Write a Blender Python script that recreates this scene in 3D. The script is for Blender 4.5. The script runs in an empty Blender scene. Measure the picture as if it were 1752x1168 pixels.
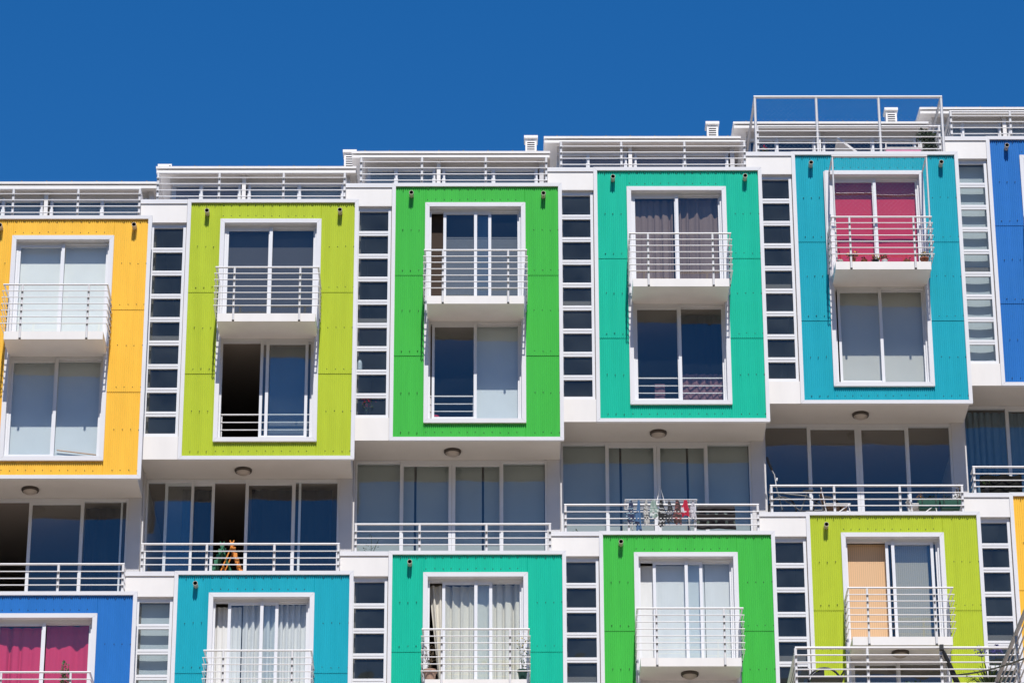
import bpy, math, random
from mathutils import Matrix, Vector

# ------------------------------------------------------------------ camera, sky, sun, exposure
scene = bpy.context.scene
COL = scene.collection
GZ = 24.2                                   # height of the first house's upper box above the camera's ground
F_PX, PITCH, YAW, ROLL = 6016.3383, 0.42518, 0.004452, -0.002474
CAM = Vector((9.0794, -55.2958, -22.4977 + GZ))
_fw = Vector((math.sin(YAW) * math.cos(PITCH), math.cos(YAW) * math.cos(PITCH), math.sin(PITCH)))
_rt = Vector((math.cos(YAW), -math.sin(YAW), 0.0))
_up = _rt.cross(_fw)
RT = _rt * math.cos(ROLL) + _up * math.sin(ROLL)
UP = -_rt * math.sin(ROLL) + _up * math.cos(ROLL)
FW = _fw
cam_data = bpy.data.cameras.new('camera')
cam_data.sensor_width = 36.0
cam_data.lens = 36.0 * F_PX / 1752.0
cam_data.clip_end = 3000.0
cam = bpy.data.objects.new('camera', cam_data)
m = Matrix((RT, UP, -FW)).transposed().to_4x4()
m.translation = CAM
cam.matrix_world = m
COL.objects.link(cam)
scene.camera = cam

SUN_DIR = Vector((0.07, -1.0, 1.45)).normalized()       # towards the sun
SUN_EL = math.asin(SUN_DIR.z)
SUN_AZ = math.atan2(SUN_DIR.x, SUN_DIR.y)               # clockwise from +Y
world = bpy.data.worlds.new('World')
scene.world = world
world.use_nodes = True
wn = world.node_tree.nodes
wl = world.node_tree.links
sky = wn.new('ShaderNodeTexSky')
sky.sky_type = 'NISHITA'
sky.sun_disc = False
sky.sun_elevation = SUN_EL
sky.sun_rotation = SUN_AZ
sky.altitude = 300.0
sky.air_density = 1.0
sky.dust_density = 0.1
sky.ozone_density = 3.5
bg = wn['Background']
bg.inputs['Strength'].default_value = 0.097
hs = wn.new('ShaderNodeHueSaturation')                  # deep, polarised blue
hs.inputs['Saturation'].default_value = 1.37
hs.inputs['Hue'].default_value = 0.506
hs.inputs['Value'].default_value = 1.0
wl.new(sky.outputs[0], hs.inputs['Color'])
wl.new(hs.outputs[0], bg.inputs['Color'])

sun_data = bpy.data.lights.new('sun', 'SUN')
sun_data.energy = 4.0
sun_data.angle = math.radians(0.5)
sun_data.color = (1.0, 0.965, 0.91)
sun = bpy.data.objects.new('sun', sun_data)
sun.rotation_euler = (-SUN_DIR).to_track_quat('-Z', 'Y').to_euler()
sun.location = (10, -40, 80)
COL.objects.link(sun)

scene.view_settings.view_transform = 'Standard'
scene.view_settings.look = 'None'
scene.view_settings.exposure = 0.38
scene.view_settings.gamma = 1.0
scene.cycles.max_bounces = 8
scene.cycles.transparent_max_bounces = 12
scene.cycles.diffuse_bounces = 4

# ------------------------------------------------------------------ materials
def srgb(r, g, b):
    f = lambda c: (c / 12.92 if c <= 0.04045 else ((c + 0.055) / 1.055) ** 2.4)
    return tuple(f(v / 255.0) for v in (r, g, b))

def principled(name, col, rough=0.5, spec=0.5, metal=0.0, var=0.0, scale=(3, 3, 3), fine=0.0, bump=0.0, bscale=60.0, rvar=0.0):
    mt = bpy.data.materials.new(name)
    mt.use_nodes = True
    n, l = mt.node_tree.nodes, mt.node_tree.links
    p = n['Principled BSDF']
    p.inputs['Roughness'].default_value = rough
    p.inputs['Metallic'].default_value = metal
    p.inputs['Specular IOR Level'].default_value = spec
    p.inputs['Base Color'].default_value = (*col, 1)
    if var or fine or bump or rvar:
        tc = n.new('ShaderNodeTexCoord')
        geo = n.new('ShaderNodeObjectInfo')
        add = n.new('ShaderNodeVectorMath'); add.operation = 'ADD'
        l.new(tc.outputs['Object'], add.inputs[0])
        cmb = n.new('ShaderNodeCombineXYZ')
        mul = n.new('ShaderNodeMath'); mul.operation = 'MULTIPLY'; mul.inputs[1].default_value = 37.0
        l.new(geo.outputs['Random'], mul.inputs[0])
        l.new(mul.outputs[0], cmb.inputs[0]); l.new(mul.outputs[0], cmb.inputs[1])
        l.new(cmb.outputs[0], add.inputs[1])
        mp = n.new('ShaderNodeMapping')
        mp.inputs['Scale'].default_value = scale
        l.new(add.outputs[0], mp.inputs['Vector'])
        nz = n.new('ShaderNodeTexNoise'); nz.inputs['Scale'].default_value = 1.0
        nz.inputs['Detail'].default_value = 6.0; nz.inputs['Roughness'].default_value = 0.6
        l.new(mp.outputs[0], nz.inputs['Vector'])
        mr = n.new('ShaderNodeMapRange')
        mr.inputs[1].default_value = 0.25; mr.inputs[2].default_value = 0.75
        mr.inputs[3].default_value = 1.0 - var; mr.inputs[4].default_value = 1.0 + var * 0.5
        l.new(nz.outputs[0], mr.inputs[0])
        mx = n.new('ShaderNodeMix'); mx.data_type = 'RGBA'; mx.blend_type = 'MULTIPLY'
        mx.inputs[0].default_value = 1.0
        mx.inputs[6].default_value = (*col, 1)
        cc = n.new('ShaderNodeCombineColor')
        for i in range(3): l.new(mr.outputs[0], cc.inputs[i])
        l.new(cc.outputs[0], mx.inputs[7])
        l.new(mx.outputs[2], p.inputs['Base Color'])
        if rvar:
            m2 = n.new('ShaderNodeMapRange')
            m2.inputs[3].default_value = rough - rvar; m2.inputs[4].default_value = rough + rvar
            l.new(nz.outputs[0], m2.inputs[0]); l.new(m2.outputs[0], p.inputs['Roughness'])
        if bump:
            nb = n.new('ShaderNodeTexNoise'); nb.inputs['Scale'].default_value = bscale
            l.new(add.outputs[0], nb.inputs['Vector'])
            bp = n.new('ShaderNodeBump'); bp.inputs['Strength'].default_value = bump; bp.inputs['Distance'].default_value = 0.02
            l.new(nb.outputs[0], bp.inputs['Height']); l.new(bp.outputs[0], p.inputs['Normal'])
    return mt

def glass_mat(name, tint, ior, rough=0.0, dust=0.02):
    mt = bpy.data.materials.new(name)
    mt.use_nodes = True
    n, l = mt.node_tree.nodes, mt.node_tree.links
    n.remove(n['Principled BSDF'])
    out = n['Material Output']
    tr = n.new('ShaderNodeBsdfTransparent'); tr.inputs[0].default_value = (*tint, 1)
    gl = n.new('ShaderNodeBsdfGlossy'); gl.inputs['Roughness'].default_value = rough
    gl.inputs['Color'].default_value = (0.95, 0.97, 1, 1)
    # Schlick reflectance, the same from both sides of the pane
    r0 = ((ior - 1) / (ior + 1)) ** 2
    lw = n.new('ShaderNodeLayerWeight'); lw.inputs['Blend'].default_value = 0.5
    pw = n.new('ShaderNodeMath'); pw.operation = 'POWER'; pw.inputs[1].default_value = 5.0
    fr = n.new('ShaderNodeMath'); fr.operation = 'MULTIPLY_ADD'; fr.inputs[1].default_value = 1 - r0; fr.inputs[2].default_value = r0
    l.new(lw.outputs['Facing'], pw.inputs[0]); l.new(pw.outputs[0], fr.inputs[0])
    mx = n.new('ShaderNodeMixShader')
    # float glass is never perfectly flat: a slow ripple bends what it mirrors
    tc = n.new('ShaderNodeTexCoord')
    nz = n.new('ShaderNodeTexNoise'); nz.inputs['Scale'].default_value = 1.6; nz.inputs['Detail'].default_value = 1.0
    l.new(tc.outputs['Object'], nz.inputs['Vector'])
    bp = n.new('ShaderNodeBump'); bp.inputs['Strength'].default_value = 0.25; bp.inputs['Distance'].default_value = 0.03
    l.new(nz.outputs[0], bp.inputs['Height']); l.new(bp.outputs[0], gl.inputs['Normal'])
    l.new(fr.outputs[0], mx.inputs[0]); l.new(tr.outputs[0], mx.inputs[1]); l.new(gl.outputs[0], mx.inputs[2])
    df = n.new('ShaderNodeBsdfDiffuse'); df.inputs[0].default_value = (0.40, 0.49, 0.53, 1)
    md = n.new('ShaderNodeMixShader')                       # thin film of dust
    n2 = n.new('ShaderNodeTexNoise'); n2.inputs['Scale'].default_value = 2.3; n2.inputs['Detail'].default_value = 4.0
    oi = n.new('ShaderNodeObjectInfo'); va = n.new('ShaderNodeVectorMath'); va.operation = 'ADD'
    l.new(tc.outputs['Object'], va.inputs[0]); l.new(oi.outputs['Location'], va.inputs[1]); l.new(va.outputs[0], n2.inputs['Vector'])
    m3 = n.new('ShaderNodeMapRange'); m3.inputs[1].default_value = 0.3; m3.inputs[2].default_value = 0.7
    m3.inputs[3].default_value = dust * 0.6; m3.inputs[4].default_value = dust * 1.4
    l.new(n2.outputs[0], m3.inputs[0]); l.new(m3.outputs[0], md.inputs[0])
    l.new(mx.outputs[0], md.inputs[1]); l.new(df.outputs[0], md.inputs[2])
    l.new(md.outputs[0], out.inputs['Surface'])
    return mt

def net_mat(name, col):
    return principled(name, col, 0.7)

def cloth(name, col, trans=0.25, var=0.06, scale=(2, 2, 2)):
    mt = principled(name, col, 0.85, 0.1, var=var, scale=scale)
    n, l = mt.node_tree.nodes, mt.node_tree.links
    p = n['Principled BSDF']
    tl = n.new('ShaderNodeBsdfTranslucent'); tl.inputs[0].default_value = (*col, 1)
    mx = n.new('ShaderNodeMixShader'); mx.inputs[0].default_value = trans
    l.new(p.outputs[0], mx.inputs[1]); l.new(tl.outputs[0], mx.inputs[2])
    l.new(mx.outputs[0], n['Material Output'].inputs['Surface'])
    return mt

def slatted(name, col, pitch=0.035, dark=0.72):
    """vertical fabric slats: narrow darker gaps"""
    mt = principled(name, col, 0.8, 0.1)
    n, l = mt.node_tree.nodes, mt.node_tree.links
    p = n['Principled BSDF']
    tc = n.new('ShaderNodeTexCoord'); sx = n.new('ShaderNodeSeparateXYZ')
    l.new(tc.outputs['Object'], sx.inputs[0])
    d = n.new('ShaderNodeMath'); d.operation = 'DIVIDE'; d.inputs[1].default_value = pitch
    l.new(sx.outputs[0], d.inputs[0])
    fr = n.new('ShaderNodeMath'); fr.operation = 'FRACT'; l.new(d.outputs[0], fr.inputs[0])
    rp = n.new('ShaderNodeValToRGB')
    rp.color_ramp.elements[0].position = 0.0; rp.color_ramp.elements[0].color = (*[c * dark for c in col], 1)
    rp.color_ramp.elements[1].position = 0.35; rp.color_ramp.elements[1].color = (*col, 1)
    l.new(fr.outputs[0], rp.inputs[0]); l.new(rp.outputs[0], p.inputs['Base Color'])
    return mt

M = {}
M['white'] = principled('white_paint', (0.785, 0.75, 0.72), 0.45, var=0.07, scale=(2.5, 2.5, 0.7))
M['frame'] = principled('pale_trim_paint', (0.715, 0.705, 0.72), 0.38, var=0.05, scale=(2, 2, 2))
M['sash'] = principled('white_aluminium', (0.74, 0.74, 0.76), 0.35, var=0.03)
M['soffit'] = principled('soffit_plaster', (0.62, 0.585, 0.545), 0.8, 0.2, var=0.07, scale=(1.2, 1.2, 1.2))
M['pier'] = principled('pier_plaster', (0.62, 0.60, 0.60), 0.7, 0.3, var=0.05)
M['rail'] = principled('white_rail_paint', (0.72, 0.70, 0.695), 0.4, var=0.05, scale=(6, 6, 6))
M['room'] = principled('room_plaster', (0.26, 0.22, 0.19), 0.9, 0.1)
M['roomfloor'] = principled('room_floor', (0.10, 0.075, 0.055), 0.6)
M['tile'] = principled('terrace_tile', (0.42, 0.36, 0.31), 0.7, var=0.15, scale=(5, 5, 5))
M['clip'] = principled('dark_clip', (0.09, 0.085, 0.085), 0.6)
M['screw'] = principled('screw_washer', (0.03, 0.03, 0.03), 0.6)
M['pipe'] = principled('beige_pipe', (0.50, 0.43, 0.35), 0.5, var=0.1)
M['pipeshade'] = principled('pipe_hole_shade', (0.02, 0.018, 0.015), 0.9)  # shade of the open pipe end, painted as a near-black lining
M['lamprim'] = principled('bronze_lamp_rim', (0.07, 0.055, 0.045), 0.4, metal=0.3)
M['lampglass'] = principled('opal_lamp_dome', (0.42, 0.36, 0.31), 0.3)
M['roofing'] = principled('roof_sheet', (0.7, 0.7, 0.7), 0.5)
M['vent'] = principled('vent_dark', (0.10, 0.10, 0.11), 0.8)
M['glass'] = glass_mat('window_glass', (0.945, 0.975, 0.97), 1.8, dust=0.012)
M['glass_strip'] = glass_mat('strip_glass', (0.66, 0.72, 0.75), 1.55, dust=0.05)
M['net'] = net_mat('net_thread', (0.42, 0.47, 0.52))
M['black'] = principled('black_plastic', (0.012, 0.012, 0.014), 0.5)
M['soil'] = principled('potting_soil', (0.03, 0.02, 0.014), 0.95)
M['terracotta'] = principled('terracotta', (0.30, 0.10, 0.05), 0.8, var=0.15, scale=(12, 12, 12))
M['leaf'] = principled('leaf_green', (0.055, 0.10, 0.025), 0.55, var=0.4, scale=(30, 30, 30))
M['leafdark'] = principled('leaf_dark', (0.035, 0.055, 0.02), 0.6, var=0.4, scale=(20, 20, 20))
M['twig'] = principled('dry_twig', (0.13, 0.09, 0.05), 0.8)
M['yellowfl'] = principled('yellow_petal', (0.62, 0.42, 0.03), 0.6)
M['purple'] = principled('purple_petal', (0.09, 0.08, 0.30), 0.6)
M['redfl'] = principled('red_petal', (0.55, 0.03, 0.08), 0.6)
M['darkgreen'] = principled('dark_green_plastic', (0.01, 0.05, 0.035), 0.5)
M['planter'] = principled('green_planter', (0.015, 0.09, 0.06), 0.5, var=0.1)
M['pink'] = principled('pink_plastic', (0.62, 0.22, 0.36), 0.5)
M['orange'] = principled('orange_paint', (0.72, 0.25, 0.03), 0.5)
M['greenp'] = principled('green_paint', (0.02, 0.16, 0.08), 0.5)
M['brown'] = principled('brown_canvas', (0.20, 0.12, 0.08), 0.8)
M['grey'] = principled('grey_metal', (0.35, 0.34, 0.33), 0.4, metal=0.3)
M['bottle'] = principled('white_bottle', (0.75, 0.77, 0.78), 0.4)
M['stick'] = principled('wood_stick', (0.55, 0.30, 0.13), 0.6)

PANEL = {
    'yellow': srgb(243, 193, 70), 'lime': srgb(181, 197, 52), 'green': srgb(70, 185, 72),
    'teal': srgb(18, 186, 156), 'turquoise': srgb(26, 166, 184), 'blue': srgb(42, 116, 190),
}
PM = {k: principled(k + '_coated_sheet', tuple(min(0.9, v * 1.0) for v in c), 0.42, 0.4, var=0.09, scale=(7, 7, 0.5), rvar=0.06) for k, c in PANEL.items()}

# ------------------------------------------------------------------ mesh builder
class MB:
    def __init__(self):
        self.v = []; self.f = []; self.m = []; self.s = []
    def face(self, idx, mi=0, sm=False):
        self.f.append(idx); self.m.append(mi); self.s.append(sm)
    def box(self, x0, y0, z0, x1, y1, z1, mi=0):
        b = len(self.v)
        self.v += [(x0, y0, z0), (x1, y0, z0), (x1, y1, z0), (x0, y1, z0), (x0, y0, z1), (x1, y0, z1), (x1, y1, z1), (x0, y1, z1)]
        for q in ((0, 3, 2, 1), (4, 5, 6, 7), (0, 1, 5, 4), (1, 2, 6, 5), (2, 3, 7, 6), (3, 0, 4, 7)):
            self.face(tuple(b + i for i in q), mi)
        return self
    def hexa(self, pts, mi=0):
        b = len(self.v); self.v += [tuple(p) for p in pts]
        for q in ((0, 3, 2, 1), (4, 5, 6, 7), (0, 1, 5, 4), (1, 2, 6, 5), (2, 3, 7, 6), (3, 0, 4, 7)):
            self.face(tuple(b + i for i in q), mi)
    def quad(self, a, b_, c, d, mi=0):
        b = len(self.v); self.v += [tuple(a), tuple(b_), tuple(c), tuple(d)]
        self.face((b, b + 1, b + 2, b + 3), mi)
    def tube(self, pts, r, n=8, mi=0, caps=True, r1=None):
        pts = [Vector(p) for p in pts]
        rings = []
        for i, p in enumerate(pts):
            d = (pts[min(i + 1, len(pts) - 1)] - pts[max(i - 1, 0)])
            d = d.normalized() if d.length > 1e-9 else Vector((0, 0, 1))
            a = Vector((0, 0, 1)) if abs(d.z) < 0.9 else Vector((1, 0, 0))
            u = d.cross(a).normalized(); w = u.cross(d)
            rr = r if r1 is None else r + (r1 - r) * i / (len(pts) - 1)
            b = len(self.v); rings.append(b)
            for k in range(n):
                t = 2 * math.pi * k / n
                self.v.append(tuple(p + u * rr * math.cos(t) + w * rr * math.sin(t)))
        for i in range(len(rings) - 1):
            for k in range(n):
                a, b = rings[i], rings[i + 1]
                self.face((a + k, b + k, b + (k + 1) % n, a + (k + 1) % n), mi, True)
        if caps:                                        # own vertices, so the sides keep straight normals
            for rg, rev in ((rings[0], False), (rings[-1], True)):
                b = len(self.v); self.v += [self.v[rg + k] for k in range(n)]
                self.face(tuple(b + k for k in (reversed(range(n)) if rev else range(n))), mi)
        return self
    def lathe(self, c, prof, n=20, mi=0, axis='z', sm=True, share=False):
        c = Vector(c); rings = []
        if not share and len(prof) > 2:
            for i in range(len(prof) - 1): self.lathe(c, prof[i:i + 2], n, mi, axis, sm, True)
            return self
        for r, h in prof:
            b = len(self.v); rings.append(b)
            for k in range(n):
                t = 2 * math.pi * k / n
                if axis == 'z': o = Vector((r * math.cos(t), r * math.sin(t), h))
                elif axis == 'y': o = Vector((r * math.cos(t), h, r * math.sin(t)))
                else: o = Vector((h, r * math.cos(t), r * math.sin(t)))
                self.v.append(tuple(c + o))
        for i in range(len(rings) - 1):
            for k in range(n):
                a, b = rings[i], rings[i + 1]
                self.face((a + k, a + (k + 1) % n, b + (k + 1) % n, b + k), mi, sm)
        return self
    def mesh(self, name, mats):
        me = bpy.data.meshes.new(name)
        me.from_pydata([tuple(p) for p in self.v], [], self.f)
        for mt in mats: me.materials.append(mt)
        me.polygons.foreach_set('material_index', self.m)
        me.polygons.foreach_set('use_smooth', self.s)
        me.update()
        return me
    def build(self, name, mats, parent=None, loc=(0, 0, 0)):
        if not isinstance(mats, (list, tuple)): mats = [mats]
        o = bpy.data.objects.new(name, self.mesh(name, mats))
        COL.objects.link(o)
        o.location = loc
        if parent: o.parent = parent
        return o

def tag(o, label=None, cat=None, group=None, kind=None):
    if label: o['label'] = label
    if cat: o['category'] = cat
    if group: o['group'] = group
    if kind: o['kind'] = kind
    return o

def empty(name, loc):
    o = bpy.data.objects.new(name, None)
    o.empty_display_size = 0.3
    o.location = loc
    COL.objects.link(o)
    return o

CACHE = {}
def part(name, key, fn, mats, parent, loc=(0, 0, 0), label=None):
    """a part; parts built the same way share one mesh"""
    if not isinstance(mats, (list, tuple)): mats = [mats]
    k = (key, tuple(x.name for x in mats))
    if k not in CACHE:
        mb = MB(); fn(mb); CACHE[k] = mb.mesh(name, mats)
    o = bpy.data.objects.new(name, CACHE[k])
    COL.objects.link(o); o.location = loc; o.parent = parent
    if label: o['label'] = label
    return o

# ------------------------------------------------------------------ the row of stepped houses: measures
SX, SY, SZ = 3.6, 0.3379, 0.4893           # step from one house to the next
PW, PH = 3.023, 4.972                      # coloured box
LOW = (0.0184, 0.1006, -1.994 - PH)        # lower box relative to the upper one
BASE = 11.0
SIDE = -0.632                              # left edge of a house in its own measure
XL, XR = 0.592, 2.372                      # outside of the window surround
SURF = 0.037

def house_origin(k): return Vector((k * SX, k * SY, k * SZ + GZ - BASE))
def pt(k, row, x, y, z):
    """house measure -> world"""
    v = Vector((k * SX + x, k * SY + y, k * SZ + z + GZ))
    return v + Vector(LOW) if row else v

def mitred(mb, x0, z0, x1, z1, w, y0, y1, gap=0.0015):
    g = gap
    mb.hexa([(x0 + g, y0, z1), (x1 - g, y0, z1), (x1 - w - g, y0, z1 - w), (x0 + w + g, y0, z1 - w),
             (x0 + g, y1, z1), (x1 - g, y1, z1), (x1 - w - g, y1, z1 - w), (x0 + w + g, y1, z1 - w)])
    mb.hexa([(x0 + w + g, y0, z0 + w), (x1 - w - g, y0, z0 + w), (x1 - g, y0, z0), (x0 + g, y0, z0),
             (x0 + w + g, y1, z0 + w), (x1 - w - g, y1, z0 + w), (x1 - g, y1, z0), (x0 + g, y1, z0)])
    mb.hexa([(x0, y0, z1 - g), (x0 + w, y0, z1 - w - g), (x0 + w, y0, z0 + w + g), (x0, y0, z0 + g),
             (x0, y1, z1 - g), (x0 + w, y1, z1 - w - g), (x0 + w, y1, z0 + w + g), (x0, y1, z0 + g)])
    mb.hexa([(x1 - w, y0, z1 - w - g), (x1, y0, z1 - g), (x1, y0, z0 + g), (x1 - w, y0, z0 + w + g),
             (x1 - w, y1, z1 - w - g), (x1, y1, z1 - g), (x1, y1, z0 + g), (x1 - w, y1, z0 + w + g)])

# --- coloured corrugated cladding
WAVE, AMP = 0.0355, 0.009
def wave_y(x): return SURF - AMP * math.cos(2 * math.pi * x / WAVE)
def sheet(mb, xa, xb, za, zb, lip, off=0.0):
    n = int((xb - xa) / (WAVE / 6)) + 1
    b = len(mb.v)
    zs = (za, za + (zb - za) * 0.12, zb)
    for i in range(n + 1):
        x = xa + (xb - xa) * i / n
        for z in zs:
            t = 1 - (z - za) / (zb - za)
            mb.v.append((x, wave_y(x) + off - lip * max(0.0, t), z))
    for i in range(n):
        for j in range(2):
            a = b + i * 3 + j
            mb.face((a, a + 3, a + 4, a + 1), 0, True)
def screws(mb, xs, z, rng):
    for x in xs:
        x += rng.uniform(-0.006, 0.006); zz = z + rng.uniform(-0.008, 0.008)
        y = SURF - AMP
        mb.lathe((x, y, zz), [(0.0088, 0.003), (0.0088, -0.004), (0.005, -0.009), (0.0, -0.010)], 6, 1, 'y', False)
def cladding(seed):
    def fn(mb):
        rng = random.Random(seed)
        for xa, xb in ((0.058, XL + 0.012), (XR - 0.012, PW - 0.058)):
            sheet(mb, xa, xb, 3.163, 4.905, 0.007)
            sheet(mb, xa, xb, 1.610, 3.172, 0.007, 0.0)
            sheet(mb, xa, xb, 0.062, 1.619, 0.004, 0.001)
        sheet(mb, XL + 0.012, XR - 0.012, 4.565, 4.905, 0.004, -0.002)
        sheet(mb, XL + 0.012, XR - 0.012, 0.062, 0.345, 0.003, -0.002)
        n = WAVE * 4
        for z in (4.843, 4.049, 3.262, 2.482, 1.700, 0.905, 0.158):
            left = [0.2 + i * n for i in range(3)]; right = [PW - 0.5 + i * n for i in range(4)]
            screws(mb, left, z, rng); screws(mb, right, z, rng)
        mid = [0.64 + i * n for i in range(12)]
        screws(mb, mid, 4.85, rng); screws(mb, mid, 4.652, rng); screws(mb, mid, 0.158, rng)
    return fn

def shell(mb):
    """concrete box behind the cladding: front ring, sides, back (house measure of one box)"""
    y0, y1 = 0.062, 0.20
    mb.box(0.02, y0, 0.012, XL + 0.03, y1, PH - 0.012)
    mb.box(XR - 0.03, y0, 0.012, PW - 0.062, y1, PH - 0.012)
    mb.box(XL + 0.03, y0, 4.53, XR - 0.03, y1, PH - 0.012)
    mb.box(XL + 0.03, y0, 0.012, XR - 0.03, y1, 0.375)
    mb.box(PW - 0.13, y1, 0.21, PW - 0.069, 6.0, 4.74)          # right party wall
    mb.box(SIDE + 0.004, 0.20, 0.21, SIDE + 0.08, 6.0, 4.74)    # left party wall
    mb.box(SIDE + 0.08, 5.9, 0.21, PW - 0.13, 6.0, 4.74)        # back
    # wall between window strip and box
    mb.box(-0.012, 0.062, 0.21, 0.02, 2.4, 4.74)
def strip_wall(mb):
    mb.box(SIDE, 0.004, 0.0, -0.004, 0.030, 0.425)
    mb.box(SIDE, 0.030, 0.202, -0.004, 0.19, 0.425)
def side_wall(mb): mb.box(PW - 0.068, 0.067, 0.004, PW - 0.058, 6.0, PH - 0.02)
def strip_head(mb):
    mb.box(SIDE, 0.004, 4.512, -0.004, 0.19, 4.872)
    mb.box(-0.822, 0.004, 4.512, SIDE, 1.2, 4.872)              # parapet block over the neighbour's roof
    mb.box(SIDE, 0.19, 4.76, -0.004, 1.2, 4.872)
def coping(mb):
    mb.box(-0.826, -0.016, 4.876, -0.002, 0.24, 4.956)
def parapet(mb):
    mb.box(0.004, 0.066, 4.80, PW - 0.059, 0.22, PH - 0.003)
def slabs(mb):
    mb.box(SIDE + 0.004, 0.062, 4.75, PW - 0.07, 6.0, 4.795)
    mb.box(0.025, 0.205, 2.27, PW - 0.13, 5.9, 2.43)
    mb.box(SIDE + 0.08, 0.205, 2.29, -0.014, 2.3, 2.41)
def soffit(mb):
    mb.box(-0.003, 0.065, 0.010, PW - 0.069, 1.0, 0.20)
    mb.box(SIDE + 0.003, 0.031, 0.010, -0.003, 1.0, 0.20)
def ceiling(mb): mb.box(SIDE + 0.003, 1.0, 0.012, PW - 0.069, 6.0, 0.20)
def box_frame(mb):
    mitred(mb, 0.0, 0.0, PW, PH, 0.066, 0.0, 0.064)
def surround(mb):
    mitred(mb, XL, 0.327, XR, 4.578, 0.078, -0.014, 0.20)

# --- sashes
def sash_frame(mb, x0, x1, z0, z1, y0, y1, w, wt=None, wb=None):
    wt = wt or w; wb = wb or w
    mb.box(x0, y0, z0, x0 + w, y1, z1); mb.box(x1 - w, y0, z0, x1, y1, z1)
    mb.box(x0 + w, y0, z1 - wt, x1 - w, y1, z1); mb.box(x0 + w, y0, z0, x1 - w, y1, z0 + wb)

X0, X1, XC = XL + 0.078, XR - 0.078, 1.487
WINS = {'upper': (2.452, 4.5), 'lower': (0.405, 2.3005)}
def window_frame(style, which):
    z0, z1 = WINS[which]
    def fn(mb):
        sash_frame(mb, X0, X1, z0, z1, 0.10, 0.20, 0.032, 0.05, 0.03)
        mb.box(XC - 0.027, 0.075, z0 + 0.03, XC + 0.027, 0.10, z1 - 0.05)       # meeting stile
        zb, zt = z0 + 0.032, z1 - 0.052
        if style == 'closed':
            sash_frame(mb, X0 + 0.033, XC - 0.005, zb, zt, 0.105, 0.135, 0.038, 0.05, 0.045)
            sash_frame(mb, XC - 0.02, X1 - 0.033, zb, zt, 0.14, 0.17, 0.03, 0.025, 0.035)
        elif style == 'slid':
            sash_frame(mb, 0.915, 1.765, zb, zt, 0.105, 0.135, 0.052, 0.05, 0.045)
            sash_frame(mb, XC - 0.02, X1 - 0.033, zb, zt, 0.14, 0.17, 0.03, 0.025, 0.035)
        elif style == 'ajar':
            sash_frame(mb, X0 + 0.06, XC + 0.02, zb, zt, 0.105, 0.135, 0.045, 0.05, 0.045)
            sash_frame(mb, XC - 0.02, X1 - 0.033, zb, zt, 0.14, 0.17, 0.03, 0.025, 0.035)
        elif style == 'open':
            sash_frame(mb, 1.36, 2.19, zb, zt, 0.105, 0.135, 0.05, 0.05, 0.045)
            sash_frame(mb, XC - 0.02, X1 - 0.033, zb, zt, 0.14, 0.17, 0.03, 0.025, 0.035)
    return fn
def window_glass(style, which):
    z0, z1 = WINS[which]
    a, b = z0 + 0.07, z1 - 0.095
    def pane(mb, x0, x1, y): mb.quad((x0, y, a), (x1, y, a), (x1, y, b), (x0, y, b))
    def fn(mb):
        if style == 'closed': pane(mb, X0 + 0.07, XC - 0.043, 0.12)
        elif style == 'slid': pane(mb, 0.967, 1.713, 0.12)
        elif style == 'ajar': pane(mb, X0 + 0.105, XC - 0.025, 0.12)
        elif style == 'open': pane(mb, 1.41, 2.14, 0.12)
        y = 0.155
        mb.quad((XC + 0.01, y, a), (X1 - 0.063, y, a), (X1 - 0.063, y, b + 0.05), (XC + 0.01, y, b + 0.05))
    return fn
def guard(x0, x1):
    def fn(mb):
        for i, z in enumerate((0.925, 0.78, 0.64, 0.50)):
            mb.tube([(x0, 0.235, z), (x1, 0.235, z)], 0.014 if i == 0 else 0.010, 8)
        for x in (x0 + 0.012, x1 - 0.012):
            mb.tube([(x, 0.25, 0.41), (x, 0.25, 0.925)], 0.012, 8)
    return fn

# --- balcony
RY = -0.66
RZ = (3.318, 3.188, 3.070, 2.945, 2.823, 2.700, 2.577)
def balcony_slab(mb): mb.box(0.648, -0.632, 2.302, 2.338, 0.10, 2.452)
def balcony_rail(mb):
    xa, xb = 0.592, 2.392
    for i, z in enumerate(RZ):
        r = 0.018 if i == 0 else 0.0095
        y = RY if i == 0 else RY - 0.026
        e = 0.0 if i == 0 else 0.012
        mb.tube([(xa - e, y, z), (xb + e, y, z)], r, 8)
        for x in (xa - e + r, xb + e - r):
            mb.tube([(x, y + r, z), (x, -0.02, z)], r * 0.9, 8)
def balcony_post(mb):
    mb.tube([(0, RY, 2.315), (0, RY, 3.303)], 0.0195, 10)
    for z in RZ[1:]:
        mb.box(-0.013, RY - 0.03, z - 0.030, 0.013, RY - 0.012, z - 0.011, 1)
    mb.tube([(0, RY, 2.296), (0, RY, 2.316)], 0.021, 10, 1)
    mb.box(-0.012, RY + 0.01, 2.36, 0.012, -0.632, 2.40)
def side_post(sign):
    def fn(mb):
        mb.tube([(0, 0, 2.385), (0, 0, 3.30)], 0.019, 10)
        for z in RZ[1:]:
            mb.box(-0.03 if sign < 0 else 0.012, -0.012, z - 0.028, -0.012 if sign < 0 else 0.03, 0.012, z - 0.01, 1)
    return fn

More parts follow.
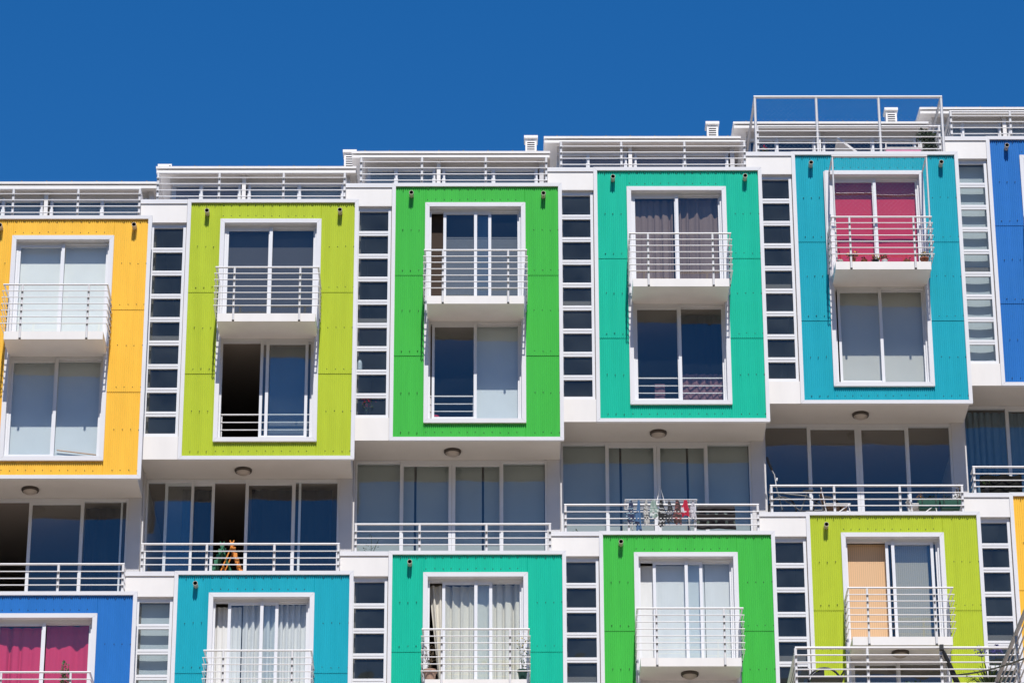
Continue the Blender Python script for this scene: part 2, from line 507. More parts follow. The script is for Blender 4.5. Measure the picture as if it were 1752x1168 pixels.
# --- narrow window strip
def strip_frame(mb):
    xa, xb = SIDE + 0.004, -0.014
    mb.box(xa, 0.055, 0.425, xa + 0.05, 0.115, 4.512)
    mb.box(xb - 0.048, 0.055, 0.425, xb, 0.115, 4.512)
    mb.box(xa + 0.05, 0.06, 4.43, xb - 0.048, 0.115, 4.512)
    mb.box(xa + 0.05, 0.06, 0.425, xb - 0.048, 0.115, 0.50)
    for i in range(1, 9):
        z = 4.43 - 0.4475 * i + 0.02
        mb.box(xa + 0.05, 0.062, z - 0.048, xb - 0.048, 0.112, z + 0.042)
        mb.box(xa + 0.05, 0.056, z - 0.004, xb - 0.048, 0.062, z + 0.03)
def strip_glass(mb):
    mb.quad((SIDE + 0.05, 0.095, 0.49), (-0.06, 0.095, 0.49), (-0.06, 0.095, 4.44), (SIDE + 0.05, 0.095, 4.44))

# --- pipes, lamps
def drain(mb):
    mb.lathe((0, SURF + 0.01, 0), [(0.041, 0.0), (0.041, -0.158), (0.034, -0.158)], 16, 0, 'y')
    mb.lathe((0, SURF + 0.01, 0), [(0.034, -0.157), (0.034, -0.02)], 16, 1, 'y')
    mb.lathe((0, SURF + 0.01, 0), [(0.033, -0.06), (0.0, -0.06)], 16, 1, 'y')
def lamp_rim(mb):
    mb.lathe((0, 0, 0), [(0.150, 0.0), (0.150, -0.030), (0.140, -0.048), (0.126, -0.050), (0.126, -0.02)], 28)
def lamp_dome(mb):
    mb.lathe((0, 0, -0.040), [(0.126, 0.0), (0.112, -0.022), (0.09, -0.042), (0.06, -0.056), (0.03, -0.063), (0.001, -0.065)], 28, share=True)

# --- living-floor glazing (y measured from the upper box)
LY = 0.93
def living_frame(style):
    def fn(mb):
        zt, zb = 0.006, -2.08
        xs = (SIDE + 0.03, 2.735)
        mb.box(xs[0], LY, -0.045, xs[1], LY + 0.08, zt)
        mb.box(xs[0], LY, zb, xs[1], LY + 0.08, zb + 0.05)
        for x in (0.195, 1.952): mb.box(x - 0.022, LY - 0.012, zb + 0.05, x + 0.022, LY + 0.07, -0.045)
        mb.box(xs[0], LY, zb + 0.05, xs[0] + 0.03, LY + 0.08, -0.045)
        mb.box(xs[1] - 0.035, LY, zb + 0.05, xs[1], LY + 0.08, -0.045)
        y0, y1 = LY + 0.005, LY + 0.04
        zA, zB = zb + 0.05, -0.046
        if style == 'closed':
            sash_frame(mb, 0.18, 1.075, zA, zB, y0, y1, 0.055, 0.05, 0.06)
            sash_frame(mb, 1.078, 1.97, zA, zB, y0, y1, 0.062, 0.055, 0.06)
        elif style == 'middle_open':     # left door slid aside, room open in the middle
            sash_frame(mb, -0.285, 0.575, zA, zB, y0 + 0.035, y1 + 0.035, 0.05, 0.05, 0.06)
            sash_frame(mb, 1.11, 1.97, zA, zB, y0, y1, 0.055, 0.05, 0.06)
            mb.box(2.03, y0 + 0.04, zA, 2.07, y1 + 0.05, zB)
        elif style == 'left_open':
            sash_frame(mb, 1.03, 1.97, zA, zB, y0, y1, 0.055, 0.055, 0.06)
            mb.box(2.60, y0 + 0.05, zA, 2.63, y1 + 0.05, zB)
    return fn
def living_glass(style):
    def fn(mb):
        y = LY + 0.03
        a, b = -2.04, -0.05
        def pane(x0, x1, yy=y): mb.quad((x0, yy, a), (x1, yy, a), (x1, yy, b), (x0, yy, b))
        pane(SIDE + 0.06, 0.173); pane(1.974, 2.70)
        if style == 'closed': pane(0.23, 1.025, y - 0.005); pane(1.13, 1.92, y - 0.005)
        elif style == 'middle_open': pane(-0.24, 0.53, y + 0.035); pane(1.16, 1.92, y - 0.005)
        elif style == 'left_open': pane(1.08, 1.92, y - 0.005)
    return fn
def living_wall(mb):
    mb.box(2.735, LY - 0.03, -2.12, PW - 0.058, LY + 0.15, 0.009)          # pier
    mb.box(SIDE + 0.003, 0.62, -2.30, SIDE + 0.028, 6.0, 0.009)           # thin party wall
    mb.box(PW - 0.13, LY + 0.15, -2.12, PW - 0.06, 6.0, 0.009)
    mb.box(SIDE + 0.028, 5.9, -2.12, PW - 0.13, 6.0, 0.009)
def terrace_floor(mb): mb.box(SIDE + 0.03, 0.34, -2.112, PW - 0.05, 5.9, -2.09)

# --- terrace railings (measured from the box top they stand on)
def terrace_rail(y, ztop, zs, ret, xa=-0.595, xb=2.775):
    def fn(mb):
        for i, z in enumerate(zs):
            r = 0.021 if i == 0 else 0.0103
            yy = y if i == 0 else y - 0.03
            mb.tube([(xa, yy, z), (xb, yy, z)], r, 8)
            for x in (xa + r, xb - r):
                mb.tube([(x, yy + r, z), (x, y + ret, z)], r * 0.9, 8)
    return fn
def terrace_post(y, zb, zs):
    def fn(mb):
        mb.tube([(0, y, zb), (0, y, zs[0] - 0.012)], 0.023, 10)
        for z in zs[1:]:
            mb.box(-0.014, y - 0.034, z - 0.034, 0.014, y - 0.016, z - 0.012, 1)
    return fn

# --- penthouse
def pent_wall(mb):
    mb.box(-0.60, 2.665, 6.63, 2.66, 2.80, 6.865)               # header
    mb.box(-0.60, 2.80, 4.80, -0.50, 5.9, 6.865)
    mb.box(2.66, 2.60, 4.80, 2.74, 5.9, 6.865)
    mb.box(-0.50, 5.8, 4.80, 2.66, 5.9, 6.865)
def pent_frame(mb):
    for x, w in ((-0.02, 0.035), (0.69, 0.030), (0.872, 0.030), (1.80, 0.035), (2.60, 0.03)):
        mb.box(x - w, 2.655, 4.81, x + w, 2.73, 6.628)
        mb.box(x - w * 0.3, 2.625, 4.81, x + w * 0.8, 2.655, 6.628)
    mb.box(-0.55, 2.67, 6.58, 2.64, 2.73, 6.629)
def pent_glass(mb):
    mb.quad((-0.56, 2.70, 4.85), (2.64, 2.70, 4.85), (2.64, 2.70, 6.59), (-0.56, 2.70, 6.59))
def pillar(mb): mb.box(0.742, 2.56, 4.80, 0.812, 2.655, 6.77)
def roof(mb):
    mb.hexa([(-0.85, 2.42, 6.822), (2.86, 2.42, 6.822), (2.86, 6.2, 6.866), (-0.85, 6.2, 6.866),
             (-0.85, 2.42, 6.866), (2.86, 2.42, 6.866), (2.86, 6.2, 7.20), (-0.85, 6.2, 7.20)], 0)
    mb.box(-0.84, 2.435, 6.735, 2.85, 2.53, 6.792, 0)           # gutter beam
    mb.box(-0.83, 2.531, 6.775, 2.84, 6.1, 6.799, 0)            # boarded underside
def roof_screws(mb):
    for i in range(8):
        x = -0.6 + i * 0.46
        mb.box(x - 0.014, 2.46, 6.86, x + 0.014, 2.49, 6.905)
def chimney_stack(mb):
    mb.box(2.425, 5.38, 7.05, 2.645, 5.62, 8.68)
def chimney_cap(mb): mb.box(2.40, 5.345, 8.68, 2.67, 5.655, 8.735)
def chimney_vent(mb):
    mb.box(2.465, 5.372, 8.24, 2.605, 5.379, 8.64, 1)
    for i in range(8):
        z = 8.25 + i * 0.048
        mb.hexa([(2.462, 5.35, z), (2.608, 5.35, z), (2.608, 5.372, z + .022), (2.462, 5.372, z + .022),
                 (2.462, 5.35, z + .014), (2.608, 5.35, z + .014), (2.608, 5.372, z + .036), (2.462, 5.372, z + .036)], 0)

def plinth(mb):
    mb.box(SIDE + 0.01, 0.15, -BASE - 0.6, PW - 0.06, 6.0, LOW[2] - 0.0)

def netting(mb, corner, ux, uz, w, h, pitch=0.085, r=0.0005):
    """diamond mesh of thread on the rectangle corner + a*ux + b*uz"""
    c = Vector(corner); ux = Vector(ux); uz = Vector(uz)
    t = -h
    while t < w:
        for sgn in (1, -1):
            a0, b0 = t, 0.0; a1, b1 = t + h, h
            if a0 < 0: b0 = -a0; a0 = 0
            if a1 > w: b1 -= a1 - w; a1 = w
            if b1 - b0 > 0.01:
                p = (a0, b0); q = (a1, b1)
                if sgn < 0: p = (w - a0, b0); q = (w - a1, b1)
                mb.tube([c + ux * p[0] + uz * p[1], c + ux * q[0] + uz * q[1]], r, 3, caps=False)
        t += pitch

HOUSES = [
    # upper colour, lower colour, upper-window styles, lower-window, low box styles, living style
    ('yellow', 'blue', 'closed', 'closed', 'closed', 'left_open'),
    ('lime', 'turquoise', 'closed', 'open', 'slid', 'middle_open'),
    ('green', 'teal', 'slid', 'ajar', 'slid', 'closed'),
    ('teal', 'green', 'closed', 'closed', 'slid', 'closed'),
    ('turquoise', 'lime', 'closed', 'ajar', 'open', 'closed'),
    ('blue', 'yellow', 'closed', 'closed', 'closed', 'closed'),
]
ZR_ROOF = (5.638, 5.530, 5.408, 5.284, 5.160)
ZR_LIV = tuple(PH + z for z in (0.530, 0.390, 0.266, 0.148))

def box_module(h, k, row, colour, wu, wl_):
    L = (LOW[0], LOW[1], LOW[2] + BASE) if row else (0, 0, BASE)
    part('cladding_panel', ('clad', k * 2 + row), cladding(k * 2 + row), [PM[colour], M['screw']], h, L, colour.replace('lime', 'lime green') + ' corrugated metal panel')
    part('panel_frame', 'boxframe', box_frame, M['frame'], h, L)
    part('wall', 'shell', shell, M['room'], h, L)
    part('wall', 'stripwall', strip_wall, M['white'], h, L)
    part('wall', 'striphead', strip_head, M['white'], h, L)
    part('wall', 'sidewall', side_wall, M['pier'], h, L)
    if k == 0: part('wall', 'endwall', lambda mb: mb.box(SIDE - 0.01, 0.12, -2.1, SIDE - 0.001, 6.0, PH - 0.02), M['pier'], h, L)
    part('coping', 'coping', coping, M['frame'], h, L)
    part('parapet', 'parapet', parapet, M['white'], h, L)
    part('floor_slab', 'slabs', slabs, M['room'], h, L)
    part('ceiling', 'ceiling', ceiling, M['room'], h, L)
    part('soffit', 'soffit', soffit, M['soffit'], h, L)
    s = part('window_surround', 'surround', surround, M['frame'], h, L)
    for which, st in (('upper', wu), ('lower', wl_)):
        w = part('window', ('win', st, which), window_frame(st, which), M['sash'], h, L)
        part('glass', ('wing', st, which), window_glass(st, which), M['glass'], w)
        if which == 'lower' and row == 0 and k in (1, 2, 3):
            g = (X0 + 0.03, XC - 0.02) if k == 2 else (X0 + 0.03, X1 - 0.03)
            part('guard_rail', ('guard', g), guard(*g), M['rail'], h, L)
    b = part('balcony', 'slab', balcony_slab, M['white'], h, L)
    part('railing', 'brail', balcony_rail, M['rail'], b)
    for x in (0.925, 2.062): part('post', 'bpost', balcony_post, [M['rail'], M['clip']], b, (x, 0, 0))
    part('post', 'spostL', side_post(-1), [M['rail'], M['clip']], b, (0.620, -0.12, 0))
    part('post', 'spostR', side_post(1), [M['rail'], M['clip']], b, (2.366, -0.12, 0))
    sw = part('strip_window', 'stripframe', strip_frame, M['sash'], h, L)
    part('glass', 'stripglass', strip_glass, M['glass_strip'], sw)
    for x in ((0.36, 2.697) if not row else (0.36,)):
        jr = random.Random(k * 7 + row * 3 + int(x)); part('drain_pipe', 'drain', drain, [M['pipe'], M['pipeshade']], h, (L[0] + x + jr.uniform(-.02, .025), L[1], L[2] + 4.715 + jr.uniform(-.03, .03)))
    zs = ZR_LIV if row else ZR_ROOF
    y = 0.13 if row else 0.30
    r = part('terrace_railing', ('trail', row), terrace_rail(y, PH, zs, 0.32 if row else 1.6), M['rail'], h, L)
    for x in (-0.572, 0.52, 1.665, 2.752):
        part('post', ('tpost', row), terrace_post(y, 4.80, zs), [M['rail'], M['clip']], r, (x, 0, 0))
    if row and k in (3, 4):
        lp = part('ceiling_lamp', 'lamprim', lamp_rim, M['lamprim'], h, (L[0] + 1.485, L[1] - 0.28, L[2] + 2.302))
        part('lamp_dome', 'lampdome', lamp_dome, M['lampglass'], lp)

HL = {
    'yellow': 'stepped apartment house with yellow corrugated upper box over a royal blue lower box',
    'lime': 'stepped apartment house with lime green upper box over a turquoise lower box',
    'green': 'stepped apartment house with grass green upper box over a teal lower box',
    'teal': 'stepped apartment house with teal upper box over a grass green lower box',
    'turquoise': 'stepped apartment house with turquoise upper box over a lime green lower box',
    'blue': 'stepped apartment house with royal blue upper box over a yellow lower box',
}
houses = []
for k, (cu, cl, wu, wl_, lw, liv) in enumerate(HOUSES):
    h = empty('apartment_house', house_origin(k))
    tag(h, HL[cu], 'house', 'stepped apartment houses in a row')
    houses.append(h)
    L = (0, 0, BASE)
    box_module(h, k, 0, cu, wu, wl_)
    box_module(h, k, 1, cl, lw, 'closed')
    # living floors below each box
    for zz, off in ((0.0, (0, 0, BASE)), (1, (LOW[0], LOW[1], LOW[2] + BASE))):
        st = liv if not zz else 'closed'
        w = part('window_wall', ('livf', st), living_frame(st), M['sash'], h, off)
        part('glass', ('livg', st), living_glass(st), M['glass'], w)
        part('wall', 'livw', living_wall, M['pier'], h, off)
        part('terrace_floor', 'livfl', terrace_floor, M['tile'], h, off)
    lp = part('ceiling_lamp', 'lamprim', lamp_rim, M['lamprim'], h, (1.093, 0.50, BASE + 0.010))
    part('lamp_dome', 'lampdome', lamp_dome, M['lampglass'], lp)
    part('wall', 'plinth', plinth, M['white'], h, (0, 0, BASE - 2.0))
    # penthouse
    part('penthouse_wall', 'pentw', pent_wall, M['pier'], h, L)
    w = part('penthouse_window', 'pentf', pent_frame, M['sash'], h, L)
    part('glass', 'pentg', pent_glass, M['glass'], w)
    part('pillar', 'pillar', pillar, M['white'], h, L)
    rf = part('roof', 'roof', roof, M['white'], h, L)
    part('roof_bolt', 'roofscrews', roof_screws, M['clip'], rf)
    ch = part('chimney', 'chim', chimney_stack, M['white'], h, (0.10, 0, BASE) if k == 0 else (0.06, 0, BASE) if k == 1 else L)
    part('chimney_cap', 'chimcap', chimney_cap, M['white'], ch)
    part('vent', 'chimvent', chimney_vent, [M['white'], M['vent']], ch)
    part('terrace_floor', 'roofdeck', lambda mb: mb.box(0.03, 0.24, 4.797, PW - 0.075, 5.8, 4.815), M['tile'], h, L)
    part('window_opener', 'dummy', lambda mb: mb.box(0, 0, 0, .01, .01, .01), M['sash'], h) if False else None

exec_later = []

# ------------------------------------------------------------------ terrain
def hstep(t): t = max(0.0, min(1.0, t)); return t * t * (3 - 2 * t)
def ground_z(x, y):
    xx = max(-60.0, min(80.0, x))
    top = 13.0 + 0.136 * xx
    z = top * hstep((y + 46.0) / 40.0)
    if y < -75:                              # unseen hill opposite, added to block low sky light from the facades
        z += 150.0 * hstep((-75 - y) / 340.0) + 5 * math.sin(x * 0.013) * hstep((-75 - y) / 200.0)
    if y > 8: z += (y - 8) * 0.12 if y < 120 else 112 * 0.12
    return z
def build_ground():
    mb = MB()
    xs = [-900, -500, -250, -120, -60] + [-50 + i * 5 for i in range(25)] + [80, 120, 250, 500, 900]
    ys = [-1500, -900, -600, -415, -360, -310, -260, -210, -170, -130, -100, -80, -70, -60] + [-56 + i * 2.5 for i in range(28)] + [20, 40, 80, 120, 300, 700, 1500]
    rng = random.Random(4)
    for y in ys:
        for x in xs:
            z = ground_z(x, y)
            if -50 < y < -8: z += rng.uniform(-0.2, 0.2)
            mb.v.append((x, y, z - 0.02))
    n = len(xs)
    for j in range(len(ys) - 1):
        for i in range(n - 1):
            a = j * n + i
            mb.face((a, a + 1, a + n + 1, a + n), 0, True)
    o = mb.build('ground', principled('dry_hillside', (0.055, 0.058, 0.034), 0.95, 0.1, var=0.4, scale=(0.4, 0.4, 0.4), bump=0.4, bscale=3.0))
    tag(o, kind='structure')
build_ground()
mb = MB()
xs = [-25 + i * 2.5 for i in range(25)]
ys = [-16 + i * 1.0 for i in range(18)]
for y in ys:
    for x in xs: mb.v.append((x, y, max(ground_z(x, y), ground_z(x, -6.0)) + 0.02 + (0.25 if -8 < y else 0)))
for j in range(len(ys) - 1):
    for i in range(len(xs) - 1):
        a = j * len(xs) + i; mb.face((a, a + 1, a + len(xs) + 1, a + len(xs)), 0)
tag(mb.build('bounce_pavement', principled('pale_bounce_concrete', (0.45, 0.36, 0.28), 0.9, 0.1, var=0.12, scale=(0.8, 0.8, 0.8))), kind='structure')  # unseen pale strip, added to bounce sunlight up onto the soffits

# ------------------------------------------------------------------ blinds and curtains
def blind(k, row, x0, x1, z0, z1, y, mat, label, name='roller_blind', group=None, sag=0.0, cat=None):
    mb = MB()
    n = 10
    for i in range(n):
        xa, xb = (x1 - x0) * i / n, (x1 - x0) * (i + 1) / n
        ya, yb = (sag * math.sin(math.pi * i / n), sag * math.sin(math.pi * (i + 1) / n))
        mb.hexa([(xa, ya, 0), (xb, yb, 0), (xb, yb + .003, 0), (xa, ya + .003, 0), (xa, 0, z1 - z0), (xb, 0, z1 - z0), (xb, .003, z1 - z0), (xa, .003, z1 - z0)])
    if not name.startswith('sheet'):
        mb.tube([(0, .02, z1 - z0 + 0.02), (x1 - x0, .02, z1 - z0 + 0.02)], 0.022, 8)
        mb.box(0, -0.004, -0.018, x1 - x0, 0.010, 0.0)
    o = mb.build(name, mat, None, pt(k, row, x0, y, z0))
    return tag(o, label, cat or name.replace('_', ' '), group)

def curtain(k, row, x0, x1, z0, z1, y, mat, label, seed=0, amp=0.035, pitch=0.13, group=None, name='curtain', lean=0.0, mats=None):
    rng = random.Random(seed)
    mb = MB()
    n = max(30, int((x1 - x0) / 0.012)); rows = 14
    ph = [rng.uniform(0, 6.28) for _ in range(6)]
    # irregular fold spacing
    for i in range(n + 1):
        t = i / n
        x = (x1 - x0) * t
        u = x / pitch + 0.55 * math.sin(2.1 * x + ph[0]) + 0.25 * math.sin(7 * x + ph[1])
        a = amp * (0.65 + 0.45 * math.sin(3.3 * x + ph[2]))
        for j in range(rows + 1):
            s = j / rows
            z = (z1 - z0) * (1 - s)
            wob = 0.3 * math.sin(2.2 * s + ph[3] + 3 * x)
            yy = a * (0.75 + 0.4 * s) * math.sin(2 * math.pi * u + wob) + 0.3 * a * math.sin(4 * math.pi * u + ph[4])
            xx = x + lean * s * (1 - t) + 0.25 * a * math.cos(2 * math.pi * u + ph[5])
            mb.v.append((xx, yy, z))
    for i in range(n):
        for j in range(rows):
            a_ = i * (rows + 1) + j
            mb.face((a_, a_ + 1, a_ + rows + 2, a_ + rows + 1), 0, True)
    o = mb.build(name, mat, None, pt(k, row, x0, y, z0))
    return tag(o, label, 'curtain', group)

C_pale = cloth('pale_blind', (0.87, 0.87, 0.84), 0.1)
C_paleshade = cloth('shaded_pale_blind', (0.66, 0.70, 0.72), 0.08)  # pale blind with the shade under the balcony put into its colour
C_greyg = cloth('grey_green_blind', (0.42, 0.45, 0.43), 0.15)
C_dark = cloth('dark_grey_blind', (0.072, 0.070, 0.074), 0.05)
C_mid = cloth('mid_grey_blind', (0.15, 0.155, 0.165), 0.1)
C_beige = cloth('beige_grey_blind', (0.58, 0.57, 0.53), 0.1)
C_red = cloth('crimson_blind', (0.60, 0.038, 0.085), 0.1, var=0.05)
C_mag = cloth('magenta_curtain', (0.66, 0.045, 0.125), 0.1)
C_white = cloth('white_curtain', (0.80, 0.79, 0.77), 0.12)
C_cream = cloth('cream_curtain', (0.76, 0.72, 0.63), 0.12)
C_brown = cloth('taupe_curtain', (0.235, 0.17, 0.15), 0.1)
C_navy = cloth('navy_curtain', (0.012, 0.016, 0.03), 0.05)
C_bluecur = cloth('slate_blue_curtain', (0.16, 0.24, 0.30), 0.2)
C_peach = slatted('peach_slat_blind', (0.70, 0.45, 0.26), 0.036)
C_greysl = slatted('grey_slat_blind', (0.42, 0.37, 0.30), 0.036)
C_penbrown = cloth('brown_blind', (0.34, 0.28, 0.25), 0.1)
C_tex = cloth('printed_mauve_cloth', (0.30, 0.16, 0.18), 0.2, var=0.6, scale=(9, 9, 14))
C_sheet = cloth('white_paper', (0.80, 0.80, 0.79), 0.15, var=0.08, scale=(5, 5, 1.5))

UZ0, UZ1, LZ0, LZ1 = 2.47, 4.42, 0.45, 2.23
# yellow house
blind(0, 0, X0 + 0.03, XC - 0.01, UZ0, UZ1, 0.235, C_pale, 'pale roller blind behind the left pane of the yellow box balcony door')
blind(0, 0, XC + 0.01, X1 - 0.03, UZ0, UZ1 + .05, 0.235, C_pale, 'pale roller blind behind the right pane of the yellow box balcony door')
blind(0, 0, X0 + 0.03, XC - 0.01, LZ0, LZ1, 0.235, C_paleshade, 'pale roller blind in the left pane under the yellow box balcony')
blind(0, 0, XC + 0.01, X1 - 0.03, LZ0, LZ1 + .02, 0.235, C_paleshade, 'pale roller blind in the right pane under the yellow box balcony')
# lime house
blind(1, 0, X0 + 0.03, XC - 0.01, UZ0, UZ1, 0.24, C_dark, 'dark grey blind behind the left pane of the lime green upper balcony door')
blind(1, 0, XC + 0.01, X1 - 0.03, UZ0, UZ1 + .05, 0.24, C_dark, 'dark grey blind behind the right pane of the lime green upper balcony door')
blind(1, 0, XC + 0.03, 2.2, LZ0, LZ1, 0.36, C_mid, 'grey blind behind the slid sash under the lime green upper balcony')
# green house
blind(2, 0, X0 + 0.02, 0.93, UZ0, UZ1, 0.26, cloth('umber_blind', (0.07, 0.05, 0.04), 0.1), 'narrow dark brown blind in the open slot of the grass green balcony door')
blind(2, 0, 0.94, XC - 0.01, UZ0, 3.98, 0.25, C_mid, 'half drawn grey blind in the middle of the grass green upper balcony door')
blind(2, 0, XC + 0.01, X1 - 0.03, UZ0, 3.98, 0.25, C_mid, 'half drawn grey blind at the right of the grass green upper balcony door')
blind(2, 0, XC + 0.02, X1 - 0.03, LZ0, LZ1, 0.235, C_paleshade, 'pale roller blind in the right pane under the grass green upper balcony')
# teal house
curtain(3, 0, X0 + 0.04, XC - 0.06, UZ0, UZ1, 0.26, C_brown, 'taupe pleated curtain behind the left pane of the teal upper balcony door', 5, 0.035, 0.14)
curtain(3, 0, XC + 0.02, X1 - 0.05, UZ0, UZ1 + .03, 0.26, C_brown, 'taupe pleated curtain behind the right pane of the teal upper balcony door', 8, 0.035, 0.16)
curtain(3, 0, XC + 0.03, X1 - 0.03, LZ0, 1.05, 0.34, C_tex, 'mauve printed half curtain in the right pane under the teal upper balcony', 9, 0.02, 0.12)
curtain(3, 0, 1.04, 1.22, LZ0, 0.86, 0.34, C_tex, 'small mauve cloth hanging in the left pane under the teal upper balcony', 12, 0.015, 0.12)
curtain(3, 0, XC + 0.02, X1 - 0.03, LZ0, LZ1, 0.42, C_navy, 'dark navy curtain behind the right pane under the teal upper balcony', 10, 0.02, 0.16)
# turquoise house
blind(4, 0, X0 + 0.02, XC - 0.01, UZ0, UZ1, 0.25, C_red, 'crimson blind behind the left pane of the turquoise upper balcony door', sag=-0.02)
blind(4, 0, XC + 0.01, X1 - 0.02, UZ0, UZ1 + .05, 0.25, C_red, 'crimson blind behind the right pane of the turquoise upper balcony door', sag=-0.02)
blind(4, 0, X0 + 0.07, XC - 0.01, LZ0, LZ1, 0.25, C_beige, 'beige blind in the left pane under the turquoise upper balcony')
blind(4, 0, XC + 0.01, X1 - 0.03, LZ0, LZ1 + .02, 0.25, C_beige, 'beige blind in the right pane under the turquoise upper balcony')
blind(5, 0, X0 + 0.03, X1 - 0.03, UZ0, UZ1, 0.24, C_pale, 'pale blind in the balcony door of the blue upper box')
# lower boxes
curtain(0, 1, X0 + 0.03, XC - 0.03, UZ0, UZ1, 0.285, C_mag, 'magenta curtain in the left pane of the blue lower box window', 3, 0.06, 0.20)
curtain(0, 1, XC + 0.02, X1 - 0.04, UZ0, UZ1 + .03, 0.285, C_mag, 'magenta curtain in the right pane of the blue lower box window', 15, 0.05, 0.27)
curtain(1, 1, X0 + 0.02, 1.13, UZ0, UZ1, 0.285, C_white, 'white curtain in the open left slot of the turquoise lower box window', 21, 0.06, 0.10)
curtain(1, 1, 1.15, X1 - 0.04, UZ0, UZ1 + .03, 0.28, C_white, 'wide white curtain behind the sash of the turquoise lower box window', 22, 0.05, 0.12)
curtain(2, 1, X0 + 0.02, 0.93, UZ0, UZ1, 0.25, C_cream, 'cream curtain pulled aside in the open slot of the teal lower box window', 31, 0.045, 0.14, lean=0.20)
curtain(2, 1, 0.96, XC - 0.02, UZ0, UZ1, 0.27, C_cream, 'cream curtain in the middle of the teal lower box window', 32, 0.045, 0.13)
curtain(2, 1, XC + 0.02, X1 - 0.04, UZ0, UZ1 + .03, 0.27, C_cream, 'cream curtain at the right of the teal lower box window', 33, 0.05, 0.17)
for i, (xa, xb, nm) in enumerate(((X0 + 0.02, 0.955, 'left open slot'), (0.965, XC - 0.01, 'second bay from left'), (XC + 0.01, 1.80, 'third bay from left'), (1.81, X1 - 0.03, 'right end bay'))):
    blind(3, 1, xa, xb, UZ0 + 0.12, UZ1 + (.03 if i > 1 else 0), 0.245, C_sheet, 'white paper sheet taped in the %s of the green lower box window' % nm, name='sheet_blind', cat='paper sheet', sag=-0.012 if i % 2 else 0.012)
blind(4, 1, X0 + 0.02, 1.375, UZ0, UZ1, 0.24, C_peach, 'peach slatted blind in the open half of the lime green lower box window')
blind(4, 1, XC + 0.02, 2.10, UZ0, UZ1 + .04, 0.25, C_greysl, 'grey slatted blind in the right half of the lime green lower box window')
# strips
SG = 'blinds behind the narrow window strips'
STRIP = {(0, 0): None, (1, 0): None, (2, 0): None, (3, 0): None, (4, 0): None, (5, 0): (C_pale, 0.5),
         (1, 1): (C_pale, 0.5), (2, 1): None, (3, 1): None, (4, 1): None, (5, 1): None}
for (k, row), v in STRIP.items():
    if v:
        nm = HOUSES[k][row].replace('lime', 'lime green') + (' lower' if row else ' upper')
        t = {'pale_blind': 'pale', 'dark_grey_blind': 'dark grey', 'beige_grey_blind': 'beige'}[v[0].name]
        blind(k, row, SIDE + 0.03, -0.03, v[1], 4.42, 0.215, v[0], '%s blind behind the narrow window strip beside the %s box' % (t, nm), sag=0.02 if t == 'pale' else 0.0, group=SG)
# living floors
LB = -2.03
for k in (2, 3):
    nm = HOUSES[k][0] if k != 2 else 'grass green'
    for i, (xa, xb, w) in enumerate(((SIDE + 0.05, 0.18, 'left end pane'), (0.46, 1.05, 'left sliding door'), (1.09, 1.60, 'right sliding door'), (1.93, 2.69, 'right end pane'))):
        blind(k, 0, xa, xb, LB, -0.055, LY + 0.12, C_greyg, 'grey green blind in the %s below the %s upper box' % (w, nm))
    for i, (xa, xb, w) in enumerate(((0.20, 0.42, 'left sliding door'), (1.64, 1.92, 'right sliding door'))):
        blind(k, 0, xa, xb, LB, -0.055, LY + 0.13, C_greyg, 'narrow grey green blind strip in the %s below the %s upper box' % (w, nm))
blind(0, 0, 1.07, 1.92, LB, -1.62, LY + 0.22, C_mid, 'low grey screen behind the terrace door below the yellow box', name='folding_screen')
curtain(0, 0, 1.98, 2.62, LB, -0.07, LY + 0.25, C_navy, 'dark curtain in the right pane below the yellow upper box', 40, 0.03, 0.2)
curtain(1, 0, 0.0, 0.55, LB, -0.07, LY + 0.30, C_navy, 'dark curtain behind the slid door below the lime green upper box', 41, 0.03, 0.17)
curtain(1, 0, 1.2, 2.6, LB, -0.07, LY + 0.30, C_navy, 'wide dark curtain right of the open door below the lime green upper box', 42, 0.03, 0.22)
curtain(5, 0, SIDE + 0.07, 0.18, LB, -0.07, LY + 0.14, C_bluecur, 'slate blue curtain in the left pane below the royal blue upper box', 43, 0.035, 0.14)
curtain(5, 0, 0.2, 1.0, LB, -0.07, LY + 0.16, C_bluecur, 'slate blue curtain in the second pane below the royal blue upper box', 44, 0.04, 0.12)
# penthouses
for k, mt, nm in ((0, C_greyg, 'yellow'), (1, C_penbrown, 'lime green'), (2, C_greyg, 'grass green'), (3, C_penbrown, 'teal'), (4, C_navy, 'turquoise'), (5, C_greyg, 'royal blue')):  # turquoise house: navy sheets added to stand in for a dark interior
    t = 'brown' if mt is C_penbrown else 'grey green'
    for xa, xb, w in ((-0.5, 0.66, 'left'), (0.9, 2.60, 'right')):
        m_ = C_greyg if (k == 1 and xa > 0) else mt
        blind(k, 0, xa, xb, 4.85, 6.56, 2.80, m_, '%s blind in the %s rooftop window above the %s upper box' % ('brown' if m_ is C_penbrown else 'added dark navy room-shade' if m_ is C_navy else 'grey green', w, nm))

# ------------------------------------------------------------------ net cages on the turquoise house
t = empty('net_cage', pt(4, 0, 1.1, 0.28, 4.975))
tag(t, 'white steel cage with netting on the roof terrace above the turquoise box', 'net cage')
mb = MB()
xa, xb, zt = -1.703, 1.716, 1.262
def bar(mb, p, q, w=0.018):
    p, q = Vector(p), Vector(q); mb.tube([p, q], w, 4)
for x in (xa, xa + 1.125, xa + 2.27, xb): bar(mb, (x, 0, -0.10), (x, 0, zt), 0.026)
bar(mb, (xa - .02, 0, zt), (xb + .02, 0, zt), 0.032)
for x in (xa, xb): bar(mb, (x, 0.02, zt), (x, 2.13, zt), 0.024)
mb.build('frame', M['rail'], t)
mb = MB(); netting(mb, (xa, 0, 0.0), (1, 0, 0), (0, 0, 1), xb - xa, zt)
mb.build('netting', M['net'], t)
t = empty('net_cage', pt(4, 0, 1.5, -0.63, 3.34))
